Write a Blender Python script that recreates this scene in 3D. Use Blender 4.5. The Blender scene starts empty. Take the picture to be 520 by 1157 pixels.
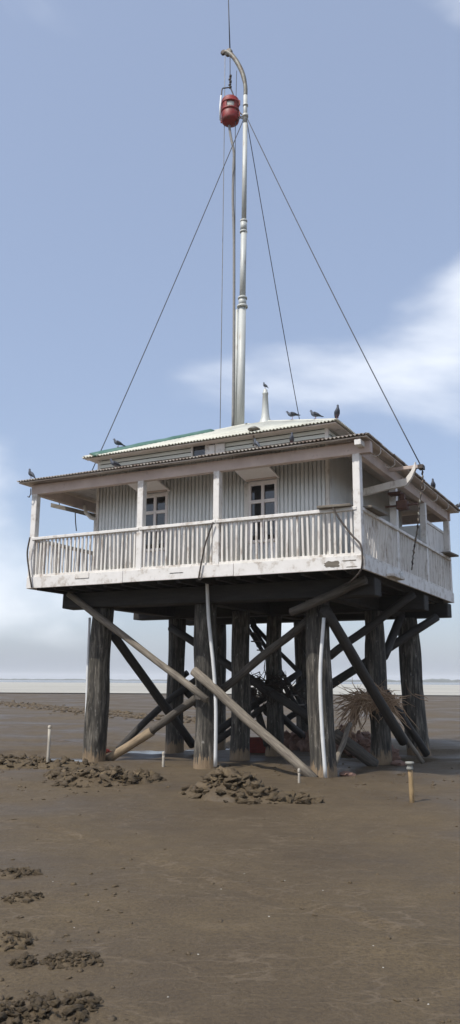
import bpy, bmesh, math, random
import numpy as np
from mathutils import Vector, Matrix, noise as mn

sc = bpy.context.scene
COL = sc.collection
random.seed(7)
RNG = np.random.default_rng(11)

# ------------------------------------------------------------------ camera
FPX, PITCH, ROLL, EYE = 919.49, 0.2040, 0.0060, 1.65
PW, PH = 520.0, 1157.0
_R, _U = Vector((1, 0, 0)), Vector((0, -math.sin(PITCH), math.cos(PITCH)))
_F = Vector((0, math.cos(PITCH), math.sin(PITCH)))
_cr, _sr = math.cos(ROLL), math.sin(ROLL)
R2, U2 = _R * _cr + _U * _sr, _U * _cr - _R * _sr
cam_d = bpy.data.cameras.new('camera')
cam = bpy.data.objects.new('camera', cam_d)
COL.objects.link(cam)
m = Matrix.Identity(4)
for i in range(3):
    m[i][0], m[i][1], m[i][2] = R2[i], U2[i], -_F[i]
m.translation = (0, 0, EYE)
cam.matrix_world = m
cam_d.sensor_fit = 'VERTICAL'
cam_d.sensor_height = 36.0
cam_d.lens = FPX / PH * 36.0
cam_d.clip_start, cam_d.clip_end = 0.05, 20000
sc.camera = cam

# ------------------------------------------------------------------ sky, sun, exposure
SUN_EL = math.radians(55)
SUN_XY = Vector((-0.740, -0.673)).normalized()          # towards the sun, on the ground
world = bpy.data.worlds.new('World')
sc.world = world
world.use_nodes = True
wn, wl = world.node_tree.nodes, world.node_tree.links
wn.clear()
sky = wn.new('ShaderNodeTexSky')
sky.sky_type = 'NISHITA'
sky.sun_disc = False
sky.sun_elevation = SUN_EL
sky.sun_rotation = math.atan2(SUN_XY.x, SUN_XY.y)
sky.air_density = 1.0
sky.dust_density = 2.4
sky.ozone_density = 1.6
tc = wn.new('ShaderNodeTexCoord')
mp = wn.new('ShaderNodeMapping')
CLOUD_OFF = (0.04, -36.94, -9.16)
mp.inputs['Scale'].default_value = (1.0, 1.0, 2.3)
mp.inputs['Location'].default_value = CLOUD_OFF
wl.new(tc.outputs['Generated'], mp.inputs['Vector'])
nz = wn.new('ShaderNodeTexNoise')
nz.inputs['Scale'].default_value = 1.7
nz.inputs['Detail'].default_value = 7
nz.inputs['Roughness'].default_value = 0.47
nz.inputs['Distortion'].default_value = 0.25
wl.new(mp.outputs['Vector'], nz.inputs['Vector'])
cr = wn.new('ShaderNodeValToRGB')
cr.color_ramp.elements[0].position = 0.53
cr.color_ramp.elements[1].position = 0.70
cr.color_ramp.interpolation = 'EASE'
wl.new(nz.outputs['Fac'], cr.inputs['Fac'])
cm = wn.new('ShaderNodeMath'); cm.operation = 'MULTIPLY'
cm.inputs[1].default_value = 0.86
wl.new(cr.outputs['Color'], cm.inputs[0])
# thin pollution veil softens the whole sky
veil = wn.new('ShaderNodeMixRGB')
veil.inputs['Fac'].default_value = 0.42
veil.inputs['Color2'].default_value = (3.5, 4.1, 5.5, 1)
wl.new(sky.outputs['Color'], veil.inputs['Color1'])
cmix = wn.new('ShaderNodeMixRGB')
cmix.inputs['Color2'].default_value = (7.0, 7.3, 7.8, 1)
wl.new(cm.outputs[0], cmix.inputs['Fac'])
wl.new(veil.outputs['Color'], cmix.inputs['Color1'])
bg = wn.new('ShaderNodeBackground')
bg.inputs['Strength'].default_value = 0.126
wl.new(cmix.outputs['Color'], bg.inputs['Color'])
wo = wn.new('ShaderNodeOutputWorld')
wl.new(bg.outputs[0], wo.inputs['Surface'])

sun_d = bpy.data.lights.new('sun', 'SUN')
sun_d.energy = 3.0
sun_d.angle = math.radians(0.7)
sun_d.color = (1.0, 0.955, 0.89)
sun = bpy.data.objects.new('sun', sun_d)
COL.objects.link(sun)
to_sun = Vector((SUN_XY.x * math.cos(SUN_EL), SUN_XY.y * math.cos(SUN_EL), math.sin(SUN_EL)))
sun.rotation_euler = to_sun.to_track_quat('Z', 'Y').to_euler()
sun.location = (-20, -20, 40)

sc.view_settings.view_transform = 'Standard'
sc.view_settings.look = 'None'
sc.view_settings.exposure = 0.35
sc.view_settings.gamma = 1.0
sc.view_settings.use_curve_mapping = False
sc.render.engine = 'CYCLES'
sc.cycles.use_denoising = True
sc.cycles.max_bounces = 8
sc.cycles.volume_bounces = 1

# ------------------------------------------------------------------ frames
YAW = 0.483
CX, CY = 2.288, 13.9                    # near corner of the deck
LX, LY = 7.483, 6.97                    # deck size
AX = Vector((math.cos(YAW), -math.sin(YAW), 0))   # house +x (along the front, to the right)
AY = Vector((math.sin(YAW), math.cos(YAW), 0))    # house +y (away)
HO = Vector((CX, CY, 0)) - AX * LX

def H(x, y, z=0.0):
    return HO + AX * x + AY * y + Vector((0, 0, z))

def ray(px, py):
    u, v = px - PW / 2, py - PH / 2
    return (R2 * u - U2 * v + _F * FPX).normalized()

def toH(P):
    d = P - HO
    return Vector((d.dot(AX), d.dot(AY), P.z))

E0 = Vector((0, 0, EYE))

def pix_front(px, py, y):     # pixel -> house coords, on the upright plane house-y = y
    d = ray(px, py)
    t = (y + HO.dot(AY)) / d.dot(AY)
    return toH(E0 + d * t)

def pix_side(px, py, x):
    d = ray(px, py)
    t = (x + HO.dot(AX)) / d.dot(AX)
    return toH(E0 + d * t)

def pix_ground(px, py, z=0.0):
    d = ray(px, py)
    return E0 + d * ((z - EYE) / d.z)

def pix_plane(px, py, p0, n):  # p0, n in world
    d = ray(px, py)
    return E0 + d * ((p0 - E0).dot(n) / d.dot(n))

# ------------------------------------------------------------------ materials
def new_mat(name):
    mt = bpy.data.materials.new(name)
    mt.use_nodes = True
    nt = mt.node_tree
    b = nt.nodes['Principled BSDF']
    return mt, nt, nt.nodes, nt.links, b

def coords(nt, scale, rand=True, use='Object'):
    N, L = nt.nodes, nt.links
    t = N.new('ShaderNodeTexCoord')
    mpn = N.new('ShaderNodeMapping')
    mpn.inputs['Scale'].default_value = scale
    L.new(t.outputs[use], mpn.inputs['Vector'])
    if not rand:
        return mpn.outputs['Vector']
    oi = N.new('ShaderNodeObjectInfo')
    ml = N.new('ShaderNodeMath'); ml.operation = 'MULTIPLY'; ml.inputs[1].default_value = 37.0
    L.new(oi.outputs['Random'], ml.inputs[0])
    va = N.new('ShaderNodeVectorMath'); va.operation = 'ADD'
    L.new(mpn.outputs['Vector'], va.inputs[0])
    L.new(ml.outputs[0], va.inputs[1])
    return va.outputs['Vector']

def noise_node(nt, vec, scale, detail=5, rough=0.6, dist=0.0):
    n = nt.nodes.new('ShaderNodeTexNoise')
    n.inputs['Scale'].default_value = scale
    n.inputs['Detail'].default_value = detail
    n.inputs['Roughness'].default_value = rough
    n.inputs['Distortion'].default_value = dist
    nt.links.new(vec, n.inputs['Vector'])
    return n.outputs['Fac']

def ramp(nt, fac, stops):
    r = nt.nodes.new('ShaderNodeValToRGB')
    e = r.color_ramp.elements
    while len(e) < len(stops):
        e.new(0.5)
    for q, (pos, c) in zip(e, stops):
        q.position = pos
        q.color = (*c, 1) if len(c) == 3 else c
    nt.links.new(fac, r.inputs['Fac'])
    return r.outputs['Color']

def mixc(nt, fac, a, b, mode='MIX'):
    x = nt.nodes.new('ShaderNodeMixRGB')
    x.blend_type = mode
    for s, v in (('Fac', fac), ('Color1', a), ('Color2', b)):
        if isinstance(v, (int, float)):
            x.inputs[s].default_value = v
        elif isinstance(v, tuple):
            x.inputs[s].default_value = (*v, 1)
        else:
            nt.links.new(v, x.inputs[s])
    return x.outputs['Color']

def bump(nt, b, h, strength, dist):
    n = nt.nodes.new('ShaderNodeBump')
    n.inputs['Strength'].default_value = strength
    n.inputs['Distance'].default_value = dist
    nt.links.new(h, n.inputs['Height'])
    nt.links.new(n.outputs['Normal'], b.inputs['Normal'])
    return n

def simple(name, c1, c2=None, scale=6, stretch=(1, 1, 1), rough=0.6, metal=0.0, bs=0.3, bd=0.01, bscale=None, dirt=None, dirt_amt=(0.55, 0.75), dscale=3.0, dstretch=None):
    mt, nt, N, L, b = new_mat(name)
    v = coords(nt, stretch)
    f = noise_node(nt, v, scale)
    col = ramp(nt, f, [(0.3, c1), (0.7, c2 or tuple(x * 0.75 for x in c1))])
    if dirt:
        v2 = coords(nt, dstretch or stretch)
        d = noise_node(nt, v2, dscale, 8, 0.68)
        fac = ramp(nt, d, [(dirt_amt[0], (0, 0, 0)), (dirt_amt[1], (1, 1, 1))])
        col = mixc(nt, fac, col, dirt)
    L.new(col, b.inputs['Base Color'])
    b.inputs['Roughness'].default_value = rough
    b.inputs['Metallic'].default_value = metal
    if bs:
        bump(nt, b, noise_node(nt, v, bscale or scale * 4, 6, 0.65), bs, bd)
    return mt

MAT = {}
MAT['white'] = simple('white_paint', (0.74, 0.72, 0.69), (0.64, 0.62, 0.58), 5, rough=0.55, bs=0.25, bd=0.004, dirt=(0.34, 0.28, 0.22), dirt_amt=(0.52, 0.72), dscale=5)
MAT['white_old'] = simple('white_paint_weathered', (0.75, 0.72, 0.67), (0.60, 0.57, 0.52), 4, stretch=(1, 1, 0.4), rough=0.65, bs=0.3, bd=0.004, dirt=(0.26, 0.20, 0.15), dirt_amt=(0.52, 0.70), dscale=6)
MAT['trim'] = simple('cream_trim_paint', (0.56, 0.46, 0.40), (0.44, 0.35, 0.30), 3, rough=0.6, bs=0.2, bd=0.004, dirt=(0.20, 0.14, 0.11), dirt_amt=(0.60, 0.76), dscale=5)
MAT['frame'] = simple('window_frame_paint', (0.78, 0.73, 0.70), (0.68, 0.63, 0.60), 4, rough=0.5, bs=0.1, bd=0.003)
MAT['wall_sheet'] = simple('painted_corrugated_wall', (0.80, 0.82, 0.81), (0.68, 0.70, 0.69), 2.2, stretch=(2, 2, 0.35), rough=0.5, bs=0.12, bd=0.004, dirt=(0.26, 0.22, 0.18), dirt_amt=(0.60, 0.80), dscale=4)
MAT['clap'] = simple('painted_boarding', (0.70, 0.72, 0.66), (0.58, 0.59, 0.53), 3, stretch=(0.5, 0.5, 2), rough=0.55, bs=0.15, bd=0.004, dirt=(0.25, 0.21, 0.16), dirt_amt=(0.60, 0.8), dscale=4)
MAT['roof_top'] = simple('pale_painted_roof_sheet', (0.62, 0.62, 0.53), (0.48, 0.47, 0.40), 2.0, rough=0.5, bs=0.15, bd=0.004, dirt=(0.22, 0.19, 0.15), dirt_amt=(0.58, 0.75), dscale=4)
MAT['roof_low'] = simple('rusted_roof_sheet', (0.36, 0.33, 0.29), (0.22, 0.19, 0.16), 3.0, rough=0.7, bs=0.2, bd=0.004, dirt=(0.13, 0.075, 0.05), dirt_amt=(0.48, 0.66), dscale=3.5)
MAT['ceil'] = simple('ceiling_board_paint', (0.74, 0.67, 0.61), (0.62, 0.55, 0.49), 3, rough=0.6, bs=0.15, bd=0.003, dirt=(0.28, 0.20, 0.15), dirt_amt=(0.58, 0.76), dscale=5)
MAT['green'] = simple('green_sheet_paint', (0.02, 0.095, 0.06), (0.10, 0.19, 0.155), 3, rough=0.5, bs=0.2)
MAT['beam'] = simple('dark_tarred_timber', (0.014, 0.0125, 0.011), (0.032, 0.028, 0.024), 4, stretch=(0.5, 3, 3), rough=0.8, bs=0.6, bd=0.02, dirt=(0.09, 0.08, 0.066), dirt_amt=(0.62, 0.80), dscale=5)
MAT['plank'] = simple('grey_weathered_plank', (0.20, 0.175, 0.14), (0.11, 0.095, 0.075), 5, stretch=(0.6, 4, 4), rough=0.85, bs=0.5, bd=0.01)
MAT['deck'] = simple('worn_painted_deck', (0.60, 0.56, 0.51), (0.45, 0.42, 0.37), 4, stretch=(0.6, 4, 4), rough=0.8, bs=0.4, bd=0.01)  # pale tone raised so the deck bounces more sunlight onto the wall
MAT['pole_light'] = simple('pale_driftwood_pole', (0.27, 0.235, 0.185), (0.09, 0.075, 0.058), 5, stretch=(7, 7, 0.7), rough=0.85, bs=0.6, bd=0.012)
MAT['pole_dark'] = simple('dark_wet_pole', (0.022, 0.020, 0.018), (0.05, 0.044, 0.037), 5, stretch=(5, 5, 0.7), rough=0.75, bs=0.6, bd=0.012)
MAT['pole_mid'] = simple('weathered_pole', (0.12, 0.104, 0.084), (0.035, 0.03, 0.025), 5, stretch=(7, 7, 0.7), rough=0.85, bs=0.6, bd=0.012)
MAT['pole_buff'] = simple('stripped_buff_wood', (0.36, 0.275, 0.175), (0.17, 0.125, 0.08), 5, stretch=(7, 7, 0.7), rough=0.85, bs=0.5, bd=0.01)
MAT['pvc'] = simple('white_plastic_pipe', (0.72, 0.73, 0.72), (0.60, 0.61, 0.60), 4, rough=0.4, bs=0.0)
MAT['galv'] = simple('galvanised_mast_paint', (0.52, 0.535, 0.51), (0.42, 0.435, 0.41), 3, stretch=(2, 2, 0.4), rough=0.55, metal=0.1, bs=0.1, bd=0.003, dirt=(0.24, 0.17, 0.11), dirt_amt=(0.56, 0.74), dscale=4)
MAT['galv_old'] = simple('weathered_galvanised', (0.24, 0.24, 0.21), (0.13, 0.12, 0.10), 8, rough=0.6, metal=0.3, bs=0.4, bd=0.006, dirt=(0.16, 0.09, 0.05), dirt_amt=(0.5, 0.7), dscale=8)
MAT['wire'] = simple('dark_steel_wire', (0.05, 0.055, 0.065), (0.08, 0.085, 0.095), 10, rough=0.6, metal=0.3, bs=0)
MAT['rope'] = simple('grey_rope', (0.20, 0.20, 0.20), (0.30, 0.29, 0.27), 20, stretch=(1, 1, 0.5), rough=0.9, bs=0.5, bd=0.01)
MAT['rust'] = simple('rusty_iron', (0.13, 0.065, 0.045), (0.07, 0.038, 0.03), 8, rough=0.8, bs=0.5, bd=0.008)
MAT['iron'] = simple('dark_iron', (0.05, 0.045, 0.042), (0.09, 0.07, 0.055), 9, rough=0.65, metal=0.3, bs=0.4, bd=0.005)
MAT['lred'] = simple('lantern_red_paint', (0.27, 0.020, 0.018), (0.17, 0.014, 0.012), 6, rough=0.55, bs=0.2, bd=0.006, dirt=(0.13, 0.06, 0.045), dirt_amt=(0.52, 0.7), dscale=6)
MAT['lglass'] = simple('lantern_lens_glass', (0.62, 0.60, 0.54), (0.40, 0.40, 0.36), 14, stretch=(0.3, 0.3, 3), rough=0.12, bs=0.3, bd=0.01)
MAT['pigeon'] = simple('slate_feathers', (0.055, 0.065, 0.085), (0.105, 0.12, 0.15), 9, rough=0.75, bs=0.2, bd=0.004)
MAT['pigeon_dark'] = simple('dark_feathers', (0.022, 0.026, 0.034), (0.04, 0.045, 0.055), 9, rough=0.7, bs=0)
MAT['beak'] = simple('beak_horn', (0.06, 0.05, 0.05), None, 6, rough=0.5, bs=0)
MAT['legs'] = simple('pink_bird_legs', (0.25, 0.07, 0.06), None, 6, rough=0.6, bs=0)
MAT['brush'] = simple('dry_straw_brush', (0.46, 0.32, 0.20), (0.26, 0.17, 0.105), 3, rough=0.9, bs=0)
MAT['twig'] = simple('dark_twigs', (0.055, 0.036, 0.024), (0.028, 0.020, 0.015), 3, rough=0.9, bs=0)
MAT['stone'] = simple('reddish_stone', (0.27, 0.155, 0.11), (0.17, 0.105, 0.08), 5, rough=0.85, bs=0.5, bd=0.02)
MAT['brickred'] = simple('red_plastic_crate', (0.24, 0.035, 0.02), (0.15, 0.025, 0.018), 5, rough=0.65, bs=0.3)
MAT['stake_yellow'] = simple('yellowed_stake', (0.37, 0.26, 0.125), (0.24, 0.165, 0.085), 8, stretch=(4, 4, 1), rough=0.7, bs=0.4, bd=0.006, dirt=(0.16, 0.11, 0.07), dirt_amt=(0.52, 0.68), dscale=9)
MAT['stake_pale'] = simple('pale_stake', (0.46, 0.42, 0.35), (0.32, 0.29, 0.24), 8, stretch=(4, 4, 1), rough=0.8, bs=0.4, bd=0.006)
MAT['cap_grey'] = simple('grey_stake_cap', (0.28, 0.28, 0.25), (0.18, 0.18, 0.16), 8, rough=0.7, bs=0.3)
MAT['shell'] = simple('white_shell', (0.7, 0.68, 0.62), None, 8, rough=0.5, bs=0)
MAT['pane'] = None
mt, nt, N, L, b = new_mat('dark_window_glass')
b.inputs['Base Color'].default_value = (0.012, 0.014, 0.017, 1)
b.inputs['Roughness'].default_value = 0.04
b.inputs['Specular IOR Level'].default_value = 0.9
MAT['pane'] = mt

# wooden pile: grey-brown, vertical cracks, limewash flecks, scoured yellow foot
mt, nt, N, L, b = new_mat('weathered_pile_timber')
v = coords(nt, (7, 7, 0.8))
f1 = noise_node(nt, v, 2.2, 8, 0.68)
c = ramp(nt, f1, [(0.36, (0.012, 0.011, 0.0095)), (0.50, (0.075, 0.066, 0.052)), (0.64, (0.24, 0.215, 0.175))])
v3 = coords(nt, (1.4, 1.4, 0.9))
f3 = noise_node(nt, v3, 1.3, 4, 0.6)
c = mixc(nt, ramp(nt, f3, [(0.35, (0.05,) * 3), (0.65, (0.62,) * 3)]), c, (0.036, 0.034, 0.030))
v4 = coords(nt, (9, 9, 2.5))
f4 = noise_node(nt, v4, 2.0, 6, 0.7)
c = mixc(nt, ramp(nt, f4, [(0.60, (0,) * 3), (0.68, (0.55,) * 3)]), c, (0.42, 0.40, 0.36))
t = N.new('ShaderNodeTexCoord')
sx = N.new('ShaderNodeSeparateXYZ'); L.new(t.outputs['Object'], sx.inputs[0])
v5 = coords(nt, (14, 14, 1.6))
f5 = noise_node(nt, v5, 1.6, 5, 0.7)
ma = N.new('ShaderNodeMath'); ma.operation = 'MULTIPLY_ADD'
L.new(f5, ma.inputs[0]); ma.inputs[1].default_value = -0.85
mad = N.new('ShaderNodeMath'); mad.operation = 'ADD'; mad.inputs[1].default_value = 0.31
L.new(sx.outputs['Z'], mad.inputs[0]); L.new(mad.outputs[0], ma.inputs[2])
foot = ramp(nt, ma.outputs[0], [(0.0, (0.7,) * 3), (0.05, (0.0,) * 3)])
c = mixc(nt, foot, c, (0.33, 0.235, 0.14))
L.new(c, b.inputs['Base Color'])
b.inputs['Roughness'].default_value = 0.85
bump(nt, b, f1, 1.0, 0.06)
MAT['pile'] = mt

# mud of the flat
def mud_mat(name, dry=1.0, clod=False):
    mt, nt, N, L, b = new_mat(name)
    v = coords(nt, (1, 1, 1), rand=clod, use='Object')
    big = noise_node(nt, v, 0.35, 5, 0.6)
    med = noise_node(nt, v, 2.6, 6, 0.62)
    fine = noise_node(nt, v, 38, 5, 0.7)
    c = ramp(nt, med, [(0.25, (0.0900 * dry, 0.0665 * dry, 0.0375 * dry)), (0.75, (0.1240 * dry, 0.0920 * dry, 0.0520 * dry))])
    c = mixc(nt, ramp(nt, big, [(0.38, (0.0,) * 3), (0.60, (0.62,) * 3)]), c, (0.0680 * dry, 0.0500 * dry, 0.0320 * dry))
    c = mixc(nt, ramp(nt, fine, [(0.34, (0.75,) * 3), (0.56, (0.0,) * 3)]), c, (0.0500 * dry, 0.0370 * dry, 0.0240 * dry))
    if not clod:
        # thin silt veins left by the draining tide
        v2 = coords(nt, (1.0, 2.2, 1.0), rand=False)
        wv = N.new('ShaderNodeVectorMath'); wv.operation = 'ADD'
        nn = N.new('ShaderNodeTexNoise'); nn.inputs['Scale'].default_value = 1.7; nn.inputs['Detail'].default_value = 4
        L.new(v2, nn.inputs['Vector'])
        sc_ = N.new('ShaderNodeVectorMath'); sc_.operation = 'SCALE'; sc_.inputs['Scale'].default_value = 0.9
        L.new(nn.outputs['Color'], sc_.inputs[0])
        L.new(v2, wv.inputs[0]); L.new(sc_.outputs[0], wv.inputs[1])
        vo = N.new('ShaderNodeTexVoronoi'); vo.feature = 'DISTANCE_TO_EDGE'; vo.inputs['Scale'].default_value = 2.0
        L.new(wv.outputs[0], vo.inputs['Vector'])
        vein = ramp(nt, vo.outputs['Distance'], [(0.0, (1,) * 3), (0.04, (0,) * 3)])
        msk = ramp(nt, noise_node(nt, v, 0.9, 3, 0.6), [(0.38, (0.08,) * 3), (0.62, (0.75,) * 3)])
        vm = mixc(nt, 1.0, vein, msk, 'MULTIPLY')
        c = mixc(nt, vm, c, (0.145, 0.112, 0.076))
        spk = ramp(nt, noise_node(nt, v, 120, 2, 0.5), [(0.64, (0,) * 3), (0.72, (0.55,) * 3)])
        c = mixc(nt, spk, c, (0.20, 0.16, 0.115))
    L.new(c, b.inputs['Base Color'])
    rr = ramp(nt, big, [(0.35, (0.85,) * 3), (0.65, (0.42,) * 3)])
    L.new(rr, b.inputs['Roughness'])
    b.inputs['Specular IOR Level'].default_value = 0.22
    h = mixc(nt, 0.35, med, fine)
    if not clod:
        rip = noise_node(nt, coords(nt, (1.2, 3.6, 1), rand=False), 3.4, 4, 0.55, 0.8)
        h = mixc(nt, 0.4, h, rip)
    bump(nt, b, h, 0.8, 0.05 if not clod else 0.03)
    return mt
MAT['mud'] = mud_mat('grey_brown_mud')
MAT['clod'] = mud_mat('dug_mud', 1.12, True)
MAT['clod_dry'] = mud_mat('drying_mud', 1.6, True)

mt, nt, N, L, b = new_mat('pale_wet_sandbank')  # bright glint off wet silt and water, painted as a pale base colour
v = coords(nt, (0.02, 0.10, 1), rand=False)
c = ramp(nt, noise_node(nt, v, 1.0, 7, 0.6), [(0.3, (0.30, 0.28, 0.225)), (0.65, (0.44, 0.415, 0.34))])
v2 = coords(nt, (0.004, 0.05, 1), rand=False)
c = mixc(nt, ramp(nt, noise_node(nt, v2, 1.0, 6, 0.6), [(0.52, (0,) * 3), (0.66, (0.65,) * 3)]), c, (0.25, 0.23, 0.20))
L.new(c, b.inputs['Base Color']); b.inputs['Roughness'].default_value = 0.55
MAT['sand'] = mt

mt, nt, N, L, b = new_mat('grey_sea_water')
b.inputs['Base Color'].default_value = (0.13, 0.135, 0.13, 1)
b.inputs['Roughness'].default_value = 0.25
bump(nt, b, noise_node(nt, coords(nt, (0.4, 1, 1), rand=False), 0.8, 4, 0.6), 0.5, 0.3)
MAT['sea'] = mt

mt, nt, N, L, b = new_mat('shallow_muddy_water')
b.inputs['Base Color'].default_value = (0.045, 0.038, 0.032, 1)
b.inputs['Roughness'].default_value = 0.14
b.inputs['Specular IOR Level'].default_value = 0.4
bump(nt, b, noise_node(nt, coords(nt, (1, 1, 1), rand=False), 5, 3, 0.5), 0.12, 0.02)
MAT['puddle'] = mt
MAT['shore'] = simple('far_shore_scrub', (0.06, 0.075, 0.05), (0.035, 0.05, 0.03), 0.03, rough=0.9, bs=0)

# ------------------------------------------------------------------ mesh helpers
def data(name, V, F, smooth=False):
    me = bpy.data.meshes.new(name)
    me.from_pydata([tuple(q) for q in V], [], F)
    me.update()
    if smooth:
        me.polygons.foreach_set('use_smooth', [True] * len(me.polygons))
    return me

def link(name, me, mat, parent=None, loc=None, rot=None, scale=None):
    o = bpy.data.objects.new(name, me)
    COL.objects.link(o)
    if mat is not None and me is not None and len(me.materials) == 0:
        me.materials.append(MAT[mat])
    if parent is not None:
        o.parent = parent
    if loc is not None: o.location = loc
    if rot is not None: o.rotation_euler = rot
    if scale is not None: o.scale = scale
    return o

def empty(name, loc=(0, 0, 0), rz=0.0, label=None, cat=None, group=None):
    o = bpy.data.objects.new(name, None)
    COL.objects.link(o)
    o.location = loc
    o.rotation_euler = (0, 0, rz)
    o.empty_display_size = 0.2
    return tag(o, label, cat, group)

def tag(o, label=None, cat=None, group=None, kind=None):
    if label: o['label'] = label
    if cat: o['category'] = cat
    if group: o['group'] = group
    if kind: o['kind'] = kind
    return o

def box_vf(x0, x1, y0, y1, z0, z1):
    V = [(x, y, z) for z in (z0, z1) for y in (y0, y1) for x in (x0, x1)]
    F = [(0, 2, 3, 1), (4, 5, 7, 6), (0, 1, 5, 4), (2, 6, 7, 3), (0, 4, 6, 2), (1, 3, 7, 5)]
    return V, F

def bbox(name, lo, hi, mat, parent=None, bevel=0.006, jitter=0.0):
    """bevelled box with its origin at its centre"""
    c = [(p + q) / 2 for p, q in zip(lo, hi)]
    V, F = box_vf(lo[0] - c[0], hi[0] - c[0], lo[1] - c[1], hi[1] - c[1], lo[2] - c[2], hi[2] - c[2])
    if jitter:
        V = [tuple(q + random.uniform(-jitter, jitter) for q in p) for p in V]
    me = data(name, V, F)
    if bevel:
        bm = bmesh.new(); bm.from_mesh(me)
        bmesh.ops.bevel(bm, geom=bm.edges[:], offset=bevel, segments=1, affect='EDGES')
        bm.to_mesh(me); bm.free()
    return link(name, me, mat, parent, c)

def frame_of(d):
    d = d.normalized()
    a = Vector((0, 0, 1)) if abs(d.z) < 0.9 else Vector((1, 0, 0))
    x = d.cross(a).normalized()
    return x, d.cross(x).normalized()

def tube_vf(pts, radii, n=8, cap=True, off=0):
    pts = [Vector(p) for p in pts]
    if isinstance(radii, (int, float)): radii = [radii] * len(pts)
    V, F = [], []
    px = None
    for i, p in enumerate(pts):
        d = (pts[min(i + 1, len(pts) - 1)] - pts[max(i - 1, 0)])
        if d.length < 1e-9: d = Vector((0, 0, 1))
        d.normalize()
        if px is None:
            x, _ = frame_of(d)
        else:
            x = (px - d * px.dot(d)).normalized()
        px = x
        y = d.cross(x)
        for k in range(n):
            a = 2 * math.pi * k / n
            V.append(p + (x * math.cos(a) + y * math.sin(a)) * radii[i])
    for i in range(len(pts) - 1):
        for k in range(n):
            k2 = (k + 1) % n
            F.append((off + i * n + k, off + i * n + k2, off + (i + 1) * n + k2, off + (i + 1) * n + k))
    if cap:
        F.append(tuple(off + k for k in reversed(range(n))))
        F.append(tuple(off + (len(pts) - 1) * n + k for k in range(n)))
    return V, F

def tube(name, pts, r, mat, parent=None, n=8, smooth=True):
    V, F = tube_vf(pts, r, n)
    o = link(name, data(name, V, F, False), mat, parent)
    if smooth:
        for p in o.data.polygons:
            p.use_smooth = len(p.vertices) == 4
    return o

def join_vf(parts):
    V, F = [], []
    for v, f in parts:
        o = len(V)
        V += list(v)
        F += [tuple(i + o for i in q) for q in f]
    return V, F

def lathe_vf(profile, n=20, cz=0.0):
    V, F = [], []
    for r, z in profile:
        for k in range(n):
            a = 2 * math.pi * k / n
            V.append((r * math.cos(a), r * math.sin(a), z + cz))
    for i in range(len(profile) - 1):
        for k in range(n):
            k2 = (k + 1) % n
            F.append((i * n + k, i * n + k2, (i + 1) * n + k2, (i + 1) * n + k))
    F.append(tuple(reversed(range(n))))
    F.append(tuple((len(profile) - 1) * n + k for k in range(n)))
    return V, F

def lathe(name, profile, mat, parent=None, loc=(0, 0, 0), n=20, rot=None):
    V, F = lathe_vf(profile, n)
    o = link(name, data(name, V, F), mat, parent, loc, rot)
    for p in o.data.polygons:
        p.use_smooth = len(p.vertices) == 4
    return o

def sag(p0, p1, drop, n=12):
    p0, p1 = Vector(p0), Vector(p1)
    return [p0.lerp(p1, i / n) - Vector((0, 0, drop * 4 * (i / n) * (1 - i / n))) for i in range(n + 1)]

def smooth_path(ctrl, n=8):
    c = [Vector(p) for p in ctrl]
    c = [c[0] * 2 - c[1]] + c + [c[-1] * 2 - c[-2]]
    out = []
    for i in range(1, len(c) - 2):
        for k in range(n):
            t = k / n
            out.append(0.5 * ((2 * c[i]) + (c[i + 1] - c[i - 1]) * t + (2 * c[i - 1] - 5 * c[i] + 4 * c[i + 1] - c[i + 2]) * t * t
                              + (3 * c[i] - c[i - 1] - 3 * c[i + 1] + c[i + 2]) * t ** 3))
    out.append(c[-2])
    return out

# ------------------------------------------------------------------ ground relief
_lat = RNG.random((256, 256))
def vnoise(x, y):
    xi, yi = np.floor(x).astype(int), np.floor(y).astype(int)
    fx, fy = x - xi, y - yi
    fx, fy = fx * fx * (3 - 2 * fx), fy * fy * (3 - 2 * fy)
    g = lambda i, j: _lat[i % 256, j % 256]
    return (g(xi, yi) * (1 - fx) + g(xi + 1, yi) * fx) * (1 - fy) + (g(xi, yi + 1) * (1 - fx) + g(xi + 1, yi + 1) * fx) * fy - 0.5
def fbm(x, y, o=4):
    s, a = 0, 1.0
    for k in range(o):
        s = s + a * vnoise(x * 2 ** k + 17.3 * k, y * 2 ** k + 5.1 * k); a *= 0.5
    return s

PILE_SPOTS = []      # world xy, filled below
def pile_spec():
    # eye-level pixel of each pile, its row, top / bottom pixel drift, radius
    return [(112, 1.15, 114, 110, 0.235), (233, 1.15, 231, 233, 0.235), (361.5, 1.15, 360, 364, 0.235),
            (198, 4.45, 198, 199, 0.215), (310, 4.45, 311, 309, 0.190), (425, 4.05, 424, 428.5, 0.225),
            (247, 6.6, 247, 247, 0.20), (343, 6.6, 342, 344, 0.20), (465, 6.35, 462.5, 471, 0.270), (272, 3.0, 272, 272.5, 0.205)]
for (px, ry, pt, pb, rr) in pile_spec():
    q = pix_front(px, 768.5, ry)
    PILE_SPOTS.append((q, pix_front(pt, 768.5, ry), pix_front(pb, 768.5, ry), rr))

PUDDLES = [  # ground pixel centre, half sizes in metres
    ((28, 853), 3.6, 0.8), ((500, 849), 3.0, 0.55), ((232, 841), 2.6, 1.3), ((448, 857), 1.2, 0.4), ((392, 853), 1.0, 0.45), ((150, 846), 1.1, 0.9)]
PUD = [(pix_ground(*p), a, b_) for p, a, b_ in PUDDLES]
T0, T1 = pix_ground(40, 928), pix_ground(470, 1058)

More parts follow.
